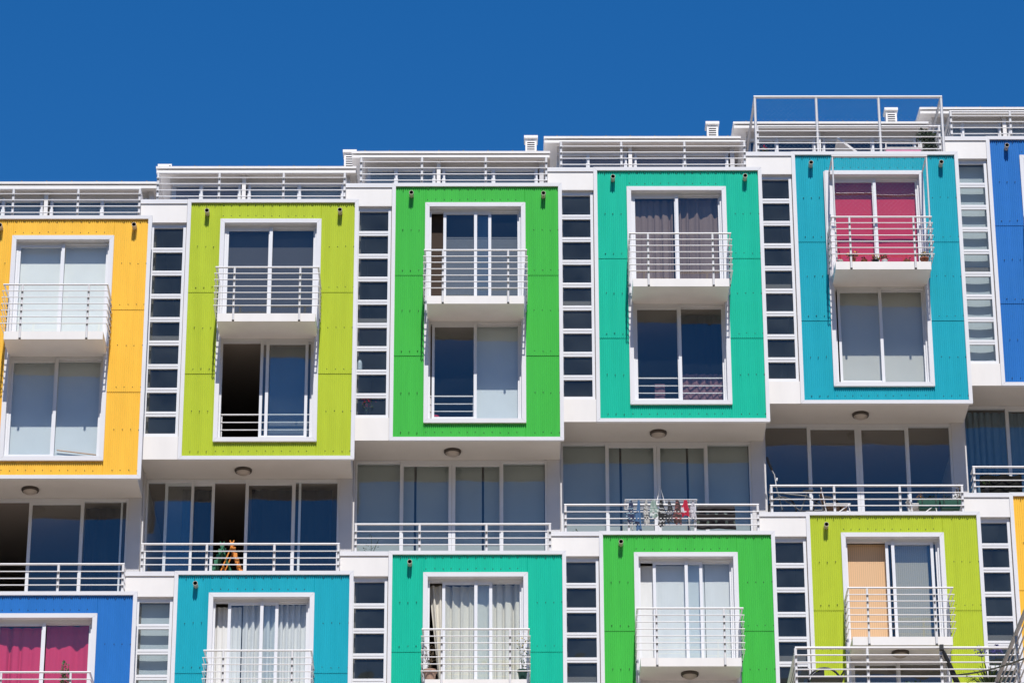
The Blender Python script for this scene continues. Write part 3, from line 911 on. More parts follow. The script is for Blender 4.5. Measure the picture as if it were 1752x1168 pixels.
tag(t, 'white steel cage with netting above the balcony rail of the turquoise box', 'net cage')
mb = MB()
xa, xb, zt = -0.825, 0.86, 1.205
for x in (xa, xb): bar(mb, (x, 0, -0.85), (x, 0, zt), 0.017)
bar(mb, (xa - .015, 0, zt), (xb + .015, 0, zt), 0.028)
for x in (xa, xb): bar(mb, (x, 0.02, zt), (x, 0.614, zt), 0.017)
bar(mb, (xa - 0.10, 0.60, -0.85), (xa - 0.10, 0.60, zt), 0.014)
mb.build('frame', M['rail'], t)
mb = MB(); netting(mb, (xa, 0, 0.0), (1, 0, 0), (0, 0, 1), xb - xa, zt)
mb.build('netting', M['net'], t)

# ------------------------------------------------------------------ small things
def leaves(mb, rng, c, rad, n, size, mi=0, flat=0.5):
    c = Vector(c)
    for _ in range(n):
        while True:
            d = Vector((rng.uniform(-1, 1), rng.uniform(-1, 1), rng.uniform(-1, 1)))
            if d.length <= 1: break
        p = c + Vector((d.x * rad[0], d.y * rad[1], d.z * rad[2]))
        a = Vector((rng.uniform(-1, 1), rng.uniform(-1, 1), rng.uniform(-flat, 1))).normalized()
        b = a.cross(Vector((rng.uniform(-1, 1), rng.uniform(-1, 1), rng.uniform(-1, 1)))).normalized()
        s = size * rng.uniform(0.6, 1.3)
        i = len(mb.v)
        mb.v += [tuple(p), tuple(p + a * s * .5 + b * s * .28), tuple(p + a * s), tuple(p + a * s * .5 - b * s * .28)]
        mb.face((i, i + 1, i + 2, i + 3), mi)

def pot(loc, r, h, mat, label, plant=None, seed=1, name='plant_pot', cat='plant pot', group=None, flower=None, spread=1.0):
    t = empty(name, loc); tag(t, label, cat, group)
    mb = MB()
    mb.lathe((0, 0, 0), [(0.0, 0.0), (r * 0.68, 0), (r * 0.92, h * 0.8), (r * 1.04, h * 0.8), (r * 1.06, h), (r * 0.9, h), (r * 0.88, h * 0.85)], 16)
    mb.lathe((0, 0, 0), [(r * 0.9, h * 0.86), (0.0, h * 0.88)], 16, 1)
    mb.build('pot', [mat, M['soil']], t)
    rng = random.Random(seed)
    if plant:
        pm, ph, n, size = plant
        mb = MB()
        for i in range(max(3, n // 14)):
            q = Vector((rng.uniform(-r, r) * spread, rng.uniform(-r, r) * spread, h + ph * rng.uniform(0.6, 1.0)))
            mb.tube([(0, 0, h * .8), q * 0.5 + Vector((0, 0, h * .5)), q], 0.004, 4)
        leaves(mb, rng, (0, 0, h + ph * 0.5), (r * spread, r * spread, ph * 0.5), n, size)
        mb.build('foliage', pm, t)
    if flower:
        fm, n, size = flower
        mb = MB()
        leaves(mb, rng, (0, 0, h + (plant[1] if plant else 0.05) * 0.8), (r * spread * 1.1, r * spread * 1.1, (plant[1] if plant else 0.1) * 0.35), n, size)
        mb.build('flower', fm, t)
    return t

# pots on the turquoise balcony (slab top at z = 2.452)
bz = 2.452
pot(pt(4, 0, 0.74, -0.53, bz), 0.055, 0.07, principled('cream_ceramic', (0.6, 0.57, 0.5), 0.5), 'small cream pot at the left end of the turquoise balcony')
pot(pt(4, 0, 0.965, -0.52, bz), 0.06, 0.12, M['terracotta'], 'brown pot with yellow flowers by the left post of the turquoise balcony', (M['leafdark'], 0.10, 30, 0.06), 2, flower=(M['yellowfl'], 16, 0.05), spread=1.6)
pot(pt(4, 0, 1.17, -0.52, bz), 0.055, 0.08, M['terracotta'], 'low brown pot second from the left post of the turquoise balcony', (M['leafdark'], 0.03, 14, 0.04), 3)
pot(pt(4, 0, 1.37, -0.54, bz), 0.06, 0.07, M['black'], 'dark bowl of yellow flowers left of the door stile on the turquoise balcony', (M['leafdark'], 0.05, 30, 0.05), 4, flower=(M['yellowfl'], 18, 0.045), spread=1.7)
pot(pt(4, 0, 1.53, -0.54, bz), 0.05, 0.07, M['bottle'], 'small white pot with grey plant at the middle of the turquoise balcony', (M['leaf'], 0.10, 30, 0.045), 5, spread=1.1)
pot(pt(4, 0, 1.93, -0.52, bz), 0.06, 0.075, M['terracotta'], 'low brown pot left of the right post of the turquoise balcony', (M['leafdark'], 0.03, 14, 0.04), 6)
pot(pt(4, 0, 2.24, -0.50, bz), 0.078, 0.13, M['terracotta'], 'terracotta pot of yellow flowers at the right end of the turquoise balcony', (M['leaf'], 0.10, 40, 0.06), 7, flower=(M['yellowfl'], 14, 0.06), spread=0.8)
# rope hanging in the turquoise balcony
mb = MB()
mb.tube([(0, 0, 0), (0.02, 0, -0.3), (0.06, 0.01, -0.6), (0.09, 0, -0.95)], 0.010, 6)
tag(mb.build('rope', principled('dark_red_rope', (0.30, 0.01, 0.03), 0.8), None, pt(4, 0, 0.705, -0.30, 3.36)), 'dark red rope hanging at the left of the turquoise balcony', 'rope')

# teal lower balcony
t = pot(pt(2, 1, 0.73, -0.50, bz), 0.115, 0.20, principled('pale_clay', (0.42, 0.27, 0.20), 0.8, var=0.3, scale=(40, 40, 40)), 'round clay pot with a dry plant at the left of the teal lower balcony', (M['twig'], 0.50, 120, 0.035), 11, spread=1.0)
t = pot(pt(2, 1, 2.27, -0.50, bz + 0.03), 0.085, 0.17, M['darkgreen'], 'dark green pot with yellow sprigs at the right of the teal lower balcony', (M['leaf'], 0.62, 46, 0.04), 12, flower=(M['yellowfl'], 40, 0.035), spread=1.1)
pot(pt(0, 1, 1.95, -0.50, bz), 0.09, 0.16, M['terracotta'], 'clay pot with a bushy green plant on the blue lower balcony', (M['leaf'], 0.98, 170, 0.06), 13, spread=0.9)

# rooftop things on the turquoise house
rz = 4.82
t = empty('potted_bush', pt(4, 0, 2.62, 0.95, rz - 0.02)); tag(t, 'dense dark green bush in a pot on the caged roof terrace', 'bush')
mb = MB(); mb.lathe((0, 0, 0), [(0.0, 0.0), (0.15, 0), (0.2, 0.3), (0.22, 0.3), (0.22, 0.34), (0.18, 0.34)], 16); mb.build('pot', M['terracotta'], t)
mb = MB(); rng = random.Random(77)
for i in range(40):
    c = Vector((rng.uniform(-.2, .2), rng.uniform(-.2, .2), rng.uniform(0.4, 1.02)))
    sc = 1.0 - max(0, c.z - 0.5) * 1.0
    leaves(mb, rng, (c.x * sc, c.y * sc, c.z), (0.10, 0.10, 0.11), 40, 0.06)
mb.build('foliage', M['leafdark'], t)
mb = MB(); mb.tube([(0, 0, 0.25), (0.01, 0, 0.7)], 0.02, 6); mb.build('trunk', M['twig'], t)

t = empty('storage_box', pt(4, 0, 2.12, 0.80, rz)); tag(t, 'pink box with white lid frame beside the rooftop bush', 'box')
mb = MB(); mb.box(-0.32, -0.2, 0, 0.32, 0.2, 0.52); mb.build('box', M['pink'], t)
mb = MB(); mb.box(-0.34, -0.22, 0.525, 0.34, 0.22, 0.54)
for x in (-0.33, 0.31): mb.box(x, -0.21, 0.54, x + 0.02, -0.19, 0.62)
mb.box(-0.33, -0.21, 0.62, 0.33, -0.19, 0.64)
mb.build('lid', M['rail'], t)

t = empty('sun_lounger', pt(4, 0, 0.98, 1.0, rz)); tag(t, 'white sun lounger with raised back on the caged roof terrace', 'lounger')
mb = MB()
for x in (0, 0.5):
    mb.tube([(x, 0, 0), (x, 0, 0.42)], 0.018, 6)
for y in (-0.28, 0.28):
    mb.tube([(-0.1, y, 0.42), (1.2, y, 0.42)], 0.018, 6)
mb.tube([(1.15, -0.28, 0), (1.15, -0.28, 0.42)], 0.018, 6); mb.tube([(1.15, 0.28, 0), (1.15, 0.28, 0.42)], 0.018, 6)
mb.build('frame', M['rail'], t)
mb = MB(); mb.box(0.35, -0.27, 0.42, 1.2, 0.27, 0.44); mb.build('seat', M['rail'], t)
mb = MB(); mb.hexa([(0.35, -0.27, 0.44), (0.35, 0.27, 0.44), (-0.06, 0.27, 0.80), (-0.06, -0.27, 0.80), (0.38, -0.27, 0.47), (0.38, 0.27, 0.47), (-0.03, 0.27, 0.83), (-0.03, -0.27, 0.83)])
mb.build('backrest', M['rail'], t)
pot(pt(4, 0, -0.42, 0.6, rz), 0.09, 0.30, M['darkgreen'], 'small flowering plant at the left end of the caged roof terrace', (M['leaf'], 0.22, 50, 0.06), 21, flower=(M['redfl'], 12, 0.05), spread=1.0)

# living terrace of the lime house: two folding chairs
def folding_frame(loc, mat1, mat2, label, flip):
    t = empty('folding_chair', loc); tag(t, label, 'folding chair')
    mb = MB()
    for y in (-0.16, 0.16):
        mb.tube([(-0.22 * flip, y, 0), (0.05 * flip, y, 0.72)], 0.013, 6)
        mb.tube([(0.22 * flip, y, 0), (-0.02 * flip, y, 0.72)], 0.013, 6)
    mb.tube([(-0.12 * flip, -0.16, 0.28), (-0.12 * flip, 0.16, 0.28)], 0.011, 6)
    mb.build('frame', mat1, t)
    mb = MB()
    for i in range(6):
        a = 0.12 + i * 0.1
        p = Vector((0.22 * flip - 0.24 * flip * a / 0.72, 0, a))
        mb.box(p.x - 0.03, -0.17, p.z, p.x + 0.03, 0.17, p.z + 0.07)
    mb.build('slat', mat2, t)
folding_frame(pt(1, 0, 0.80, 0.52, -2.09), M['greenp'], M['greenp'], 'green folding chair beside the open terrace door below the lime green box', -1)
folding_frame(pt(1, 0, 0.94, 0.46, -2.09), M['orange'], M['orange'], 'orange slatted folding chair beside the open terrace door below the lime green box', 1)

# living terrace of the teal house: drying rack with laundry, blanket
tz = -2.09
t = empty('drying_rack', pt(3, 0, 1.10, 0.42, tz - 0.15)); tag(t, 'white wire drying rack holding small laundry below the teal upper box', 'drying rack')
mb = MB()
W2 = 0.62
for y in (-0.22, 0.22):
    mb.tube([(-W2, y, 0.86), (W2, y, 0.86)], 0.009, 6)
    for x in (-W2 * .8, W2 * .8): mb.tube([(x, y, 0.0), (x, -y, 0.86)], 0.010, 6)
for i in range(7): mb.tube([(-W2, -0.22 + i * 0.073, 0.86), (W2, -0.22 + i * 0.073, 0.86)], 0.004, 5)
for x in (-W2, W2): mb.tube([(x, -0.22, 0.86), (x, 0.22, 0.86)], 0.009, 6)
mb.tube([(-0.07, 0.0, 0.86), (0.0, 0.0, 1.20), (0.08, 0.0, 0.86)], 0.012, 6)
mb.build('frame', M['rail'], t)
rng = random.Random(9)
LAUN = [('navy blue striped', (0.02, 0.03, 0.08)), ('light blue and navy', (0.06, 0.13, 0.25)), ('white and black', (0.45, 0.44, 0.42)), ('green and white', (0.22, 0.30, 0.26)),
        ('black', (0.012, 0.012, 0.014)), ('charcoal', (0.03, 0.03, 0.035)), ('dark brown', (0.05, 0.03, 0.03)), ('crimson', (0.42, 0.01, 0.04)), ('pale lilac', (0.5, 0.48, 0.52))]
LAUN2 = [(0.30, 0.42, 0.5), (0.015, 0.02, 0.05), (0.03, 0.03, 0.03), (0.6, 0.62, 0.6), (0.4, 0.4, 0.4), (0.25, 0.25, 0.28), (0.35, 0.12, 0.12), (0.55, 0.5, 0.55), (0.05, 0.05, 0.07)]
def laundry_mat(c1, c2, i):
    mt = bpy.data.materials.new('laundry_cloth'); mt.use_nodes = True
    n, l = mt.node_tree.nodes, mt.node_tree.links
    tc = n.new('ShaderNodeTexCoord'); mp = n.new('ShaderNodeMapping'); mp.inputs['Scale'].default_value = (4, 4, (34, 16, 40, 26, 20, 34, 24, 5, 26)[i])
    mp.inputs['Rotation'].default_value = (0, 0.4 * math.sin(i), 0); mp.inputs['Location'].default_value = (i * 3.1, 0, i * 1.7)
    nz = n.new('ShaderNodeTexNoise'); nz.inputs['Scale'].default_value = 1.0; nz.inputs['Detail'].default_value = 2.0
    cr = n.new('ShaderNodeValToRGB'); cr.color_ramp.elements[0].position = 0.54; cr.color_ramp.elements[1].position = 0.60
    cr.color_ramp.elements[0].color = (*c1, 1); cr.color_ramp.elements[1].color = (*c2, 1)
    l.new(tc.outputs['Object'], mp.inputs[0]); l.new(mp.outputs[0], nz.inputs['Vector']); l.new(nz.outputs[0], cr.inputs[0])
    l.new(cr.outputs[0], n['Principled BSDF'].inputs['Base Color']); n['Principled BSDF'].inputs['Roughness'].default_value = 0.9
    return mt
for i, (nm, c) in enumerate(LAUN):
    mb = MB()
    w = rng.uniform(0.10, 0.17); hh = rng.uniform(0.30, 0.62) if i != 7 else 0.30
    nx, nz = 8, 7
    for a in range(nx + 1):
        for b in range(nz + 1):
            s = b / nz
            wide = w * (0.30 + 0.70 * min(1, s * 1.7)) * (1 - 0.25 * max(0, s - 0.6)) * (1 + 0.12 * math.sin(11 * s + 2 * i))
            x = (a / nx - 0.5) * wide + 0.01 * math.sin(7 * s + i)
            mb.v.append((x, 0.02 * math.sin(9 * a / nx * 1.4 + i) * (0.3 + s), -hh * s * (1 + 0.06 * math.sin(a + i))))
    for a in range(nx):
        for b in range(nz):
            q = a * (nz + 1) + b
            mb.face((q, q + 1, q + nz + 2, q + nz + 1), 0, True)
    mt = laundry_mat(c, LAUN2[i], i)
    o = mb.build('laundry_garment', mt, None, pt(3, 0, 1.10 - 0.53 + i * 0.135, 0.19, tz + 0.705))
    tag(o, '%s garment hanging on the drying rack below the teal upper box' % nm, 'garment', 'laundry on the drying rack')
# dark patterned blanket folded in tiers inside the rail
mb = MB()
for a in range(25):
    for b in range(25):
        q = b / 24; x = -0.33 + 0.66 * a / 24
        tier = (q * 4) % 1.0
        y = -0.02 - 0.035 * tier + 0.006 * math.sin(a * 0.9 + 5 * q)
        mb.v.append((x + 0.006 * math.sin(9 * q + a * .2) + 0.012 * q * (x / 0.33), y, 0.02 - 0.46 * q - 0.008 * math.sin(a * 0.35)))
for a in range(24):
    for b in range(24):
        q = a * 25 + b; mb.face((q, q + 1, q + 26, q + 25), 0, True)
bm = bpy.data.materials.new('charcoal_pattern_weave'); bm.use_nodes = True
n_, l_ = bm.node_tree.nodes, bm.node_tree.links
tc = n_.new('ShaderNodeTexCoord'); mp = n_.new('ShaderNodeMapping'); mp.inputs['Scale'].default_value = (6.2, 0, 6.2)
br = n_.new('ShaderNodeTexChecker'); br.inputs['Scale'].default_value = 1.0
vo = n_.new('ShaderNodeTexVoronoi'); vo.inputs['Scale'].default_value = 1.0; vo.inputs['Randomness'].default_value = 0.15
cr = n_.new('ShaderNodeValToRGB'); cr.color_ramp.elements[0].color = (0.16, 0.20, 0.17, 1); cr.color_ramp.elements[1].color = (0.022, 0.018, 0.02, 1)
cr.color_ramp.elements[0].position = 0.16; cr.color_ramp.elements[1].position = 0.22
l_.new(tc.outputs['Object'], mp.inputs[0]); l_.new(mp.outputs[0], vo.inputs['Vector']); l_.new(vo.outputs['Distance'], cr.inputs[0])
l_.new(cr.outputs[0], n_['Principled BSDF'].inputs['Base Color']); n_['Principled BSDF'].inputs['Roughness'].default_value = 0.9
o = mb.build('blanket', bm, None, pt(3, 1, 2.03, 0.24, PH + 0.555))
tag(o, 'charcoal patterned blanket hung inside the terrace rail right of the laundry', 'blanket')
for i, (x, dz) in enumerate(((0.14, 0.035), (0.5, 0.03))): pass
pot(pt(3, 1, -0.40, 0.30, PH - 0.10), 0.05, 0.12, M['terracotta'], 'tiny dark plant on the left terrace ledge below the teal upper box', (M['leafdark'], 0.10, 20, 0.05), 33)
pot(pt(2, 1, -0.32, 0.42, PH - 0.10), 0.09, 0.15, M['bottle'], 'sparse twiggy plant in a white pot below the grass green upper box', (M['leafdark'], 0.42, 34, 0.035), 34, spread=1.6)

# terrace below the turquoise upper box: bicycle, deck chairs, planters
t = empty('bicycle', pt(4, 0, -0.36, 0.40, tz)); tag(t, 'black bicycle parked upright at the left end of the terrace below the turquoise box', 'bicycle')
def wheel(mb, c, r):
    pts = [(c[0] + r * math.cos(a), c[1], c[2] + r * math.sin(a)) for a in [2 * math.pi * i / 28 for i in range(29)]]
    mb.tube(pts, 0.018, 6, caps=False)
    for i in range(10):
        a = 2 * math.pi * i / 10; mb.tube([(c[0], c[1], c[2]), (c[0] + r * math.cos(a), c[1], c[2] + r * math.sin(a))], 0.002, 3, caps=False)
for c in ((0.0, 0, 0.24), (0.78, 0, 0.24)):
    mb = MB(); wheel(mb, c, 0.24); mb.build('wheel', M['black'], t)
mb = MB()
for p, q in (((0.0, 0, 0.24), (-0.09, 0, 0.66)), ((-0.06, 0, 0.52), (0.32, 0, 0.22)), ((-0.07, 0, 0.56), (0.44, 0, 0.50)), ((0.32, 0, 0.22), (0.45, 0, 0.58)), ((0.32, 0, 0.22), (0.78, 0, 0.24)), ((0.44, 0, 0.50), (0.78, 0, 0.24))):
    mb.tube([p, q], 0.014, 8)
mb.build('frame', principled('bike_paint', (0.10, 0.11, 0.12), 0.35), t)
mb = MB()
mb.tube([(-0.09, 0, 0.64), (-0.10, 0, 0.78), (-0.12, -0.02, 0.90), (-0.19, -0.10, 1.0)], 0.009, 8)
mb.tube([(-0.10, 0, 0.80), (-0.07, 0.12, 0.84), (-0.06, 0.15, 0.90)], 0.012, 8)
hb = mb.build('handlebar', M['rail'], t)
mb = MB(); mb.tube([(-0.16, -0.07, 0.96), (-0.22, -0.13, 1.07), (-0.25, -0.17, 1.17)], 0.022, 8); mb.build('grip', M['black'], hb)
mb = MB(); mb.hexa([(0.37, -0.04, 0.58), (0.55, -0.06, 0.58), (0.55, 0.06, 0.58), (0.37, 0.04, 0.58), (0.37, -0.02, 0.60), (0.55, -0.04, 0.61), (0.55, 0.04, 0.61), (0.37, 0.02, 0.60)])
mb.build('saddle', M['black'], t)

def deck_chair(loc, label, mat, s=1.0, back=True, rz=0.0):
    t = empty('deck_chair', loc); t.rotation_euler.z = rz; t.scale = (0.72, 0.72, 0.86); tag(t, label, 'deck chair')
    mb = MB()
    for y in (-0.24, 0.24):
        mb.tube([(0.0, y, 0), (-0.14, y, 0.72 * s)], 0.013, 6)
        mb.tube([(-0.02, y, 0.0), (0.55, y, 0.36)], 0.013, 6)
        mb.tube([(-0.05, y, 0.36), (0.56, y, 0.36)], 0.013, 6); mb.tube([(0.5, y, 0.36), (0.58, y, 0.0)], 0.013, 6)
    mb.build('frame', M['rail'], t)
    mb = MB(); mb.hexa([(-0.02, -0.22, 0.34), (0.5, -0.22, 0.34), (0.5, 0.22, 0.34), (-0.02, 0.22, 0.34), (-0.02, -0.22, 0.355), (0.5, -0.22, 0.355), (0.5, 0.22, 0.355), (-0.02, 0.22, 0.355)]); mb.build('seat', mat, t)
    mb = MB(); mb.hexa([(-0.05, -0.22, 0.36), (-0.05, 0.22, 0.36), (-0.14, 0.22, 0.71 * s), (-0.14, -0.22, 0.71 * s), (-0.035, -0.22, 0.365), (-0.035, 0.22, 0.365), (-0.125, 0.22, 0.715 * s), (-0.125, -0.22, 0.715 * s)]); mb.build('backrest', mat, t)
deck_chair(pt(4, 0, 0.42, 0.46, tz), 'brown canvas deck chair with white frame below the turquoise upper box', M['brown'])
deck_chair(pt(4, 0, 1.93, 0.46, tz), 'low white deck chair left of the green planters', M['rail'], 0.78)
for i, (x, nm) in enumerate(((2.0, 'left'), (2.38, 'right'))):
    t = empty('planter_box', pt(4, 1, x + 0.17, 0.25, PH + 0.13)); tag(t, 'green planter box at the %s of the two hung on the turquoise house terrace rail' % nm, 'planter')
    mb = MB(); mb.hexa([(-0.16, -0.07, 0), (0.16, -0.07, 0), (0.16, 0.07, 0), (-0.16, 0.07, 0), (-0.19, -0.09, 0.17), (0.19, -0.09, 0.17), (0.19, 0.09, 0.17), (-0.19, 0.09, 0.17)]); mb.build('trough', M['planter'], t)
    rng = random.Random(60 + i)
    mb = MB(); leaves(mb, rng, (0, 0, 0.20), (0.17, 0.07, 0.05), 40, 0.05); mb.build('foliage', M['leafdark'], t)
    if i == 0:
        mb = MB(); leaves(mb, rng, (-0.12, 0, 0.24), (0.05, 0.05, 0.04), 14, 0.045); mb.build('flower', principled('peach_petal', (0.6, 0.3, 0.12), 0.6), t)
    else:
        mb = MB(); leaves(mb, rng, (0.17, 0.05, 0.34), (0.05, 0.05, 0.20), 70, 0.05); mb.build('shrub', M['twig'], t)
    for xx in (-0.12, 0.12):
        mb = MB(); mb.tube([(xx, -0.1, 0.05), (xx, -0.15, 0.3)], 0.006, 5); mb.build('hook', M['clip'], t)
# black cloth behind the rail of the blue house
mb = MB(); rng = random.Random(5)
for a in range(21):
    for b in range(9):
        mb.v.append((0.74 * a / 20, 0.02 * math.sin(a * .9 + b * .5), -0.36 * b / 8 + 0.01 * math.sin(a * .7)))
for a in range(20):
    for b in range(8):
        q = a * 9 + b; mb.face((q, q + 1, q + 10, q + 9), 0, True)
tag(mb.build('black_cloth', cloth('black_cloth', (0.010, 0.010, 0.009), 0.0), None, pt(5, 1, -0.47, 0.19, PH + 0.40)), 'black cloth hung behind the terrace rail below the royal blue box', 'cloth')
pot(pt(5, 1, -0.36, 0.10 + 0.1, PH + 0.02), 0.06, 0.12, M['black'], 'trailing plant at the left end of the royal blue house terrace rail', (M['leaf'], 0.25, 40, 0.05), 71, spread=1.4)

# things seen behind the window panes
mb = MB(); mb.lathe((0, 0, 0), [(0, 0), (0.045, 0), (0.045, 0.12), (0.03, 0.17), (0.022, 0.18), (0.0, 0.18)], 14)
tag(mb.build('white_bottle', M['bottle'], None, pt(2, 0, SIDE + 0.10, 0.17, 1.40)), 'white bottle on the sill in the window strip beside the grass green box', 'bottle')
pot(pt(2, 0, SIDE + 0.24, 0.165, 0.50), 0.045, 0.10, M['black'], 'red flowers in the lowest pane of the strip beside the grass green box', (M['leaf'], 0.22, 50, 0.05), 81, spread=3.0, flower=(M['redfl'], 26, 0.06), name='flower_vase', cat='vase')
pot(pt(2, 0, 0.80, 0.20, 0.415), 0.06, 0.12, M['redfl'], 'red vase in the left pane under the grass green upper balcony', None, 82, name='flower_vase', cat='vase')
mb = MB(); mb.tube([(0, 0, 0.09), (0.80, 0.01, -0.01)], 0.010, 6)
tag(mb.build('wooden_stick', M['stick'], None, pt(0, 0, XC + 0.06, 0.20, 0.51)), 'orange wooden stick leaning across the right pane under the yellow balcony', 'stick')

# ------------------------------------------------------------------ nearer terrace at the bottom right
def at(px, py, Y):
    """world point seen at a photograph pixel, at world depth Y"""
    d = FW + RT * ((px - 876.0) / F_PX) + UP * ((584.0 - py) / F_PX)
    return CAM + d * ((Y - CAM.y) / d.y)
DY = -1.6
tl, tr_ = at(1360, 1107.5, DY), at(1746, 1109.0, DY)
zs = [at(1500, y, DY).z for y in (1107.5, 1121, 1133.5, 1145.5, 1157.5)]
pitch = zs[3] - zs[4]
zs += [zs[4] - pitch, zs[4] - 2 * pitch]
deck_z = zs[-1] - 0.16
nb = empty('terrace_house', (tl.x, DY, deck_z - 6.5))
tag(nb, 'nearer white house whose railed roof terrace crosses in front of the lime green lower box', 'house')
def w2(p): return Vector(p) - Vector(nb.location)
mb = MB()
mb.box(-0.15, -0.10, 0.35, tr_.x - tl.x + 2.6, 2.55, 6.5 - 0.005)
mb.build('wall', M['white'], nb)
mb = MB(); mb.box(-0.18, -0.14, 6.5, tr_.x - tl.x + 2.65, 2.4, 6.56); mb.build('terrace_floor', M['tile'], nb)
mb = MB()
for i, z in enumerate(zs):
    r = 0.024 if i == 0 else 0.0125
    y = 0 if i == 0 else -0.035
    mb.tube([w2((tl.x, DY + y, z)), w2((tr_.x, DY + y, z))], r, 8)
    mb.tube([w2((tl.x + r, DY + y + r, z)), w2((tl.x + r, DY + 2.3, z))], r * .9, 8)
rl = mb.build('terrace_railing', M['rail'], nb)
for px in (1362, 1485, 1611, 1739):
    x = at(px, 1140, DY).x
    mb = MB(); mb.tube([w2((x, DY, deck_z + 0.03)), w2((x, DY, zs[0] - .01))], 0.024, 10)
    for z in zs[1:]: mb.box(x - nb.location.x - .014, -0.04, z - nb.location.z - .034, x - nb.location.x + .014, -0.018, z - nb.location.z - .012, 1)
    mb.build('post', [M['rail'], M['clip']], rl)
# flat plates of the left rail post
# stair handrail rising towards the viewer at the right edge
pA, pB = at(1702, 1172, DY + 0.1), at(1765, 1018, DY - 2.0)
st = empty('stair_railing', (pB.x, pB.y + 1.0, deck_z + 0.06)); tag(st, 'grey stair handrail with parallel bars rising past the right edge of the terrace', 'railing')
mb = MB(); o = Vector(st.location)
dirv = (pB - pA)
offs = Vector((0, 0, -1))
pA = pA - dirv * 0.25; pB = pB + dirv * 0.25
mb.tube([pA - o, pB - o], 0.034, 10)
for i in range(1, 6): mb.tube([pA - o + offs * (0.16 * i), pB - o + offs * (0.16 * i)], 0.013, 8)
mb.build('handrail', M['grey'], st)
for f in (0.12, 0.55, 0.95):
    p = pA + (pB - pA) * f - o
    mb = MB(); mb.tube([p + Vector((0, 0, -1.35)), p], 0.022, 8); mb.build('post', M['grey'], st)

# folded parasol: black pole strapped to the rail
p0, p1 = at(1611, 1106, DY - 0.08), at(1644, 1182, DY + 0.10)
t = empty('folded_parasol', p1); tag(t, 'black folded parasol leaning on the nearer terrace railing', 'parasol')
mb = MB(); a, b = p0 - p1, Vector((0, 0, 0)); e = (b - a)
mb.tube([a + e * 0.03, a + e * 0.10, a + e * 0.6, b + e * 0.25], 0.020, 8)
mb.build('pole', M['black'], t)
mb = MB(); mb.tube([a + e * 0.1, a + e * 0.35, a + e * 0.9, b + e * 0.3], 0.028, 8, r1=0.062); mb.build('canopy', M['black'], t)
mb = MB(); mb.box(a.x - 0.032, a.y - 0.03, a.z - 0.05, a.x + 0.03, a.y + 0.05, a.z + 0.035); mb.build('strap', M['black'], t)

# round-backed black chair
c0 = at(1412, 1180, DY + 0.75)
t = empty('garden_chair', (c0.x, c0.y, deck_z + 0.06)); tag(t, 'black garden chair with round back behind the nearer terrace railing', 'chair')
top = at(1412, 1140, DY + 0.75).z - (deck_z + 0.06)
mb = MB()
pts = []
for i in range(13):
    a = math.pi * i / 12
    pts.append((-0.27 * math.cos(a), 0.02, top - 0.28 + 0.27 * math.sin(a)))
mb.tube([(-0.27, 0.02, 0)] + pts + [(0.27, 0.02, 0)], 0.018, 8)
mb.tube([(0.27, 0.0, 0.62), (0.30, -0.4, 0.60), (0.30, -0.45, 0.0)], 0.016, 8)
mb.tube([(-0.27, 0.0, 0.62), (-0.30, -0.4, 0.60), (-0.30, -0.45, 0.0)], 0.016, 8)
mb.build('frame', M['black'], t)
mb = MB()
vs = [(-0.25 * math.cos(math.pi * i / 12) - 0.0, 0.03, top - 0.28 + 0.25 * math.sin(math.pi * i / 12)) for i in range(7)] + [(0.0, 0.05, 0.5), (-0.25, 0.05, 0.5)]
b0 = len(mb.v); mb.v += vs + [(x, y + 0.02, z) for x, y, z in vs]
nv = len(vs); mb.face(tuple(range(nv))); mb.face(tuple(reversed(range(nv, 2 * nv))))
for i in range(nv): mb.face((i, (i + 1) % nv, nv + (i + 1) % nv, nv + i))
mb.build('backrest', M['black'], t)
mb = MB(); mb.box(-0.26, -0.44, 0.42, 0.26, 0.02, 0.46); mb.build('seat', M['black'], t)

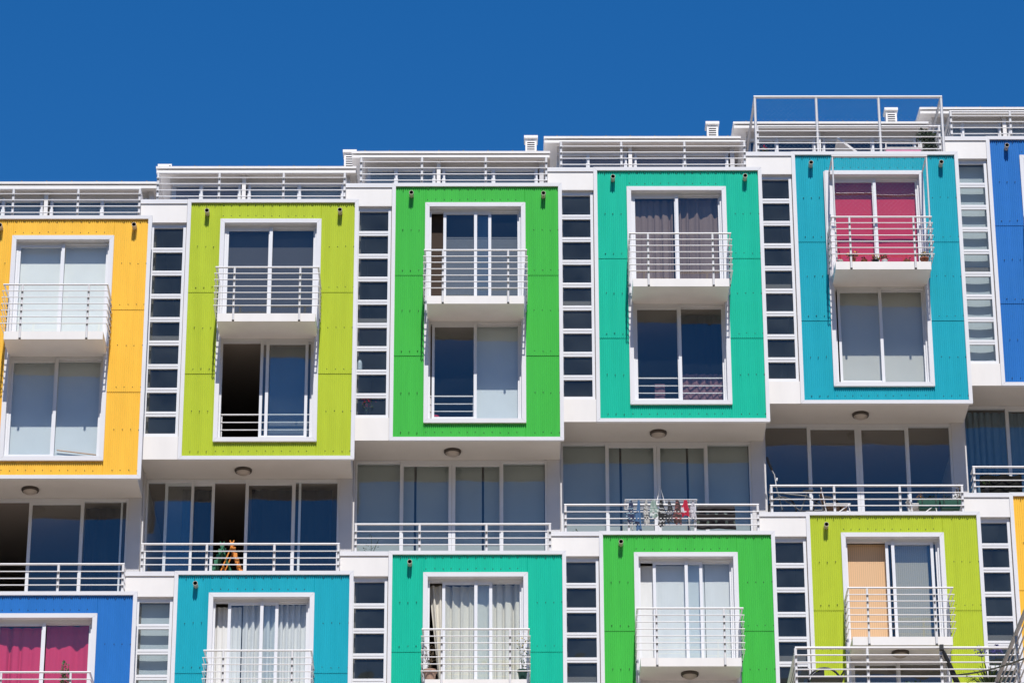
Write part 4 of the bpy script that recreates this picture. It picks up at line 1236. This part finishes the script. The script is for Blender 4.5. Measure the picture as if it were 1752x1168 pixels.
# agapanthus in a pot
c0 = at(1692, 1165, DY + 0.35)
t = empty('potted_agapanthus', (c0.x, c0.y, deck_z + 0.06)); tag(t, 'potted agapanthus with two purple flower heads by the terrace corner post', 'plant')
mb = MB(); mb.lathe((0, 0, 0), [(0.0, 0.0), (0.14, 0), (0.17, 0.17), (0.19, 0.17), (0.19, 0.21), (0.16, 0.21)], 16); mb.build('pot', M['terracotta'], t)
rng = random.Random(14)
mb = MB(); o = Vector(t.location)
for i in range(90):
    a = rng.uniform(0, 6.28); ln = rng.uniform(0.3, 0.66); r0 = rng.uniform(0, 0.1)
    u = Vector((math.cos(a), math.sin(a), 0)); w = Vector((-u.y, u.x, 0)) * 0.017
    base = u * r0 + Vector((0, 0, 0.20))
    prev = None
    for j in range(5):
        s = j / 4
        p = base + u * ln * 0.75 * s + Vector((0, 0, ln * (1.5 * s - 0.95 * s * s)))
        ww = w * (1 - 0.85 * s)
        q = len(mb.v); mb.v += [tuple(p - ww), tuple(p + ww)]
        if prev is not None: mb.face((prev, prev + 1, q + 1, q), 0, True)
        prev = q
mb.build('foliage', M['leaf'], t)
for px, py in ((1678, 1114), (1704, 1113)):
    hd = at(px, py, c0.y) - o
    mb = MB(); mb.tube([(hd.x * .3, 0, 0.4), (hd.x * .8, 0, hd.z * .7), hd], 0.006, 6); fs = mb.build('flower_stem', M['leaf'], t)
    mb = MB()
    for i in range(34):
        d = Vector((rng.gauss(0, 1), rng.gauss(0, 1), rng.gauss(0.25, 0.8))).normalized()
        e = hd + d * rng.uniform(0.07, 0.105)
        mb.tube([hd, e], 0.0022, 3, caps=False)
        leaves(mb, rng, e, (0.012, 0.012, 0.012), 4, 0.035)
    mb.build('flower', M['purple'], fs)
# low green plant tops at the terrace edge
for i, (px, nm) in enumerate(((1553, 'left'), (1574, 'right'))):
    c0 = at(px, 1168, DY + 0.3)
    pot(Vector((c0.x, c0.y, deck_z + 0.06)), 0.10, 0.2, M['terracotta'], 'small leafy pot plant, the %s of two behind the nearer terrace railing' % nm, (M['leaf'], c0.z - deck_z - 0.26 + 0.02, 60, 0.06), 90 + i, spread=0.8)
# dark cable sagging across
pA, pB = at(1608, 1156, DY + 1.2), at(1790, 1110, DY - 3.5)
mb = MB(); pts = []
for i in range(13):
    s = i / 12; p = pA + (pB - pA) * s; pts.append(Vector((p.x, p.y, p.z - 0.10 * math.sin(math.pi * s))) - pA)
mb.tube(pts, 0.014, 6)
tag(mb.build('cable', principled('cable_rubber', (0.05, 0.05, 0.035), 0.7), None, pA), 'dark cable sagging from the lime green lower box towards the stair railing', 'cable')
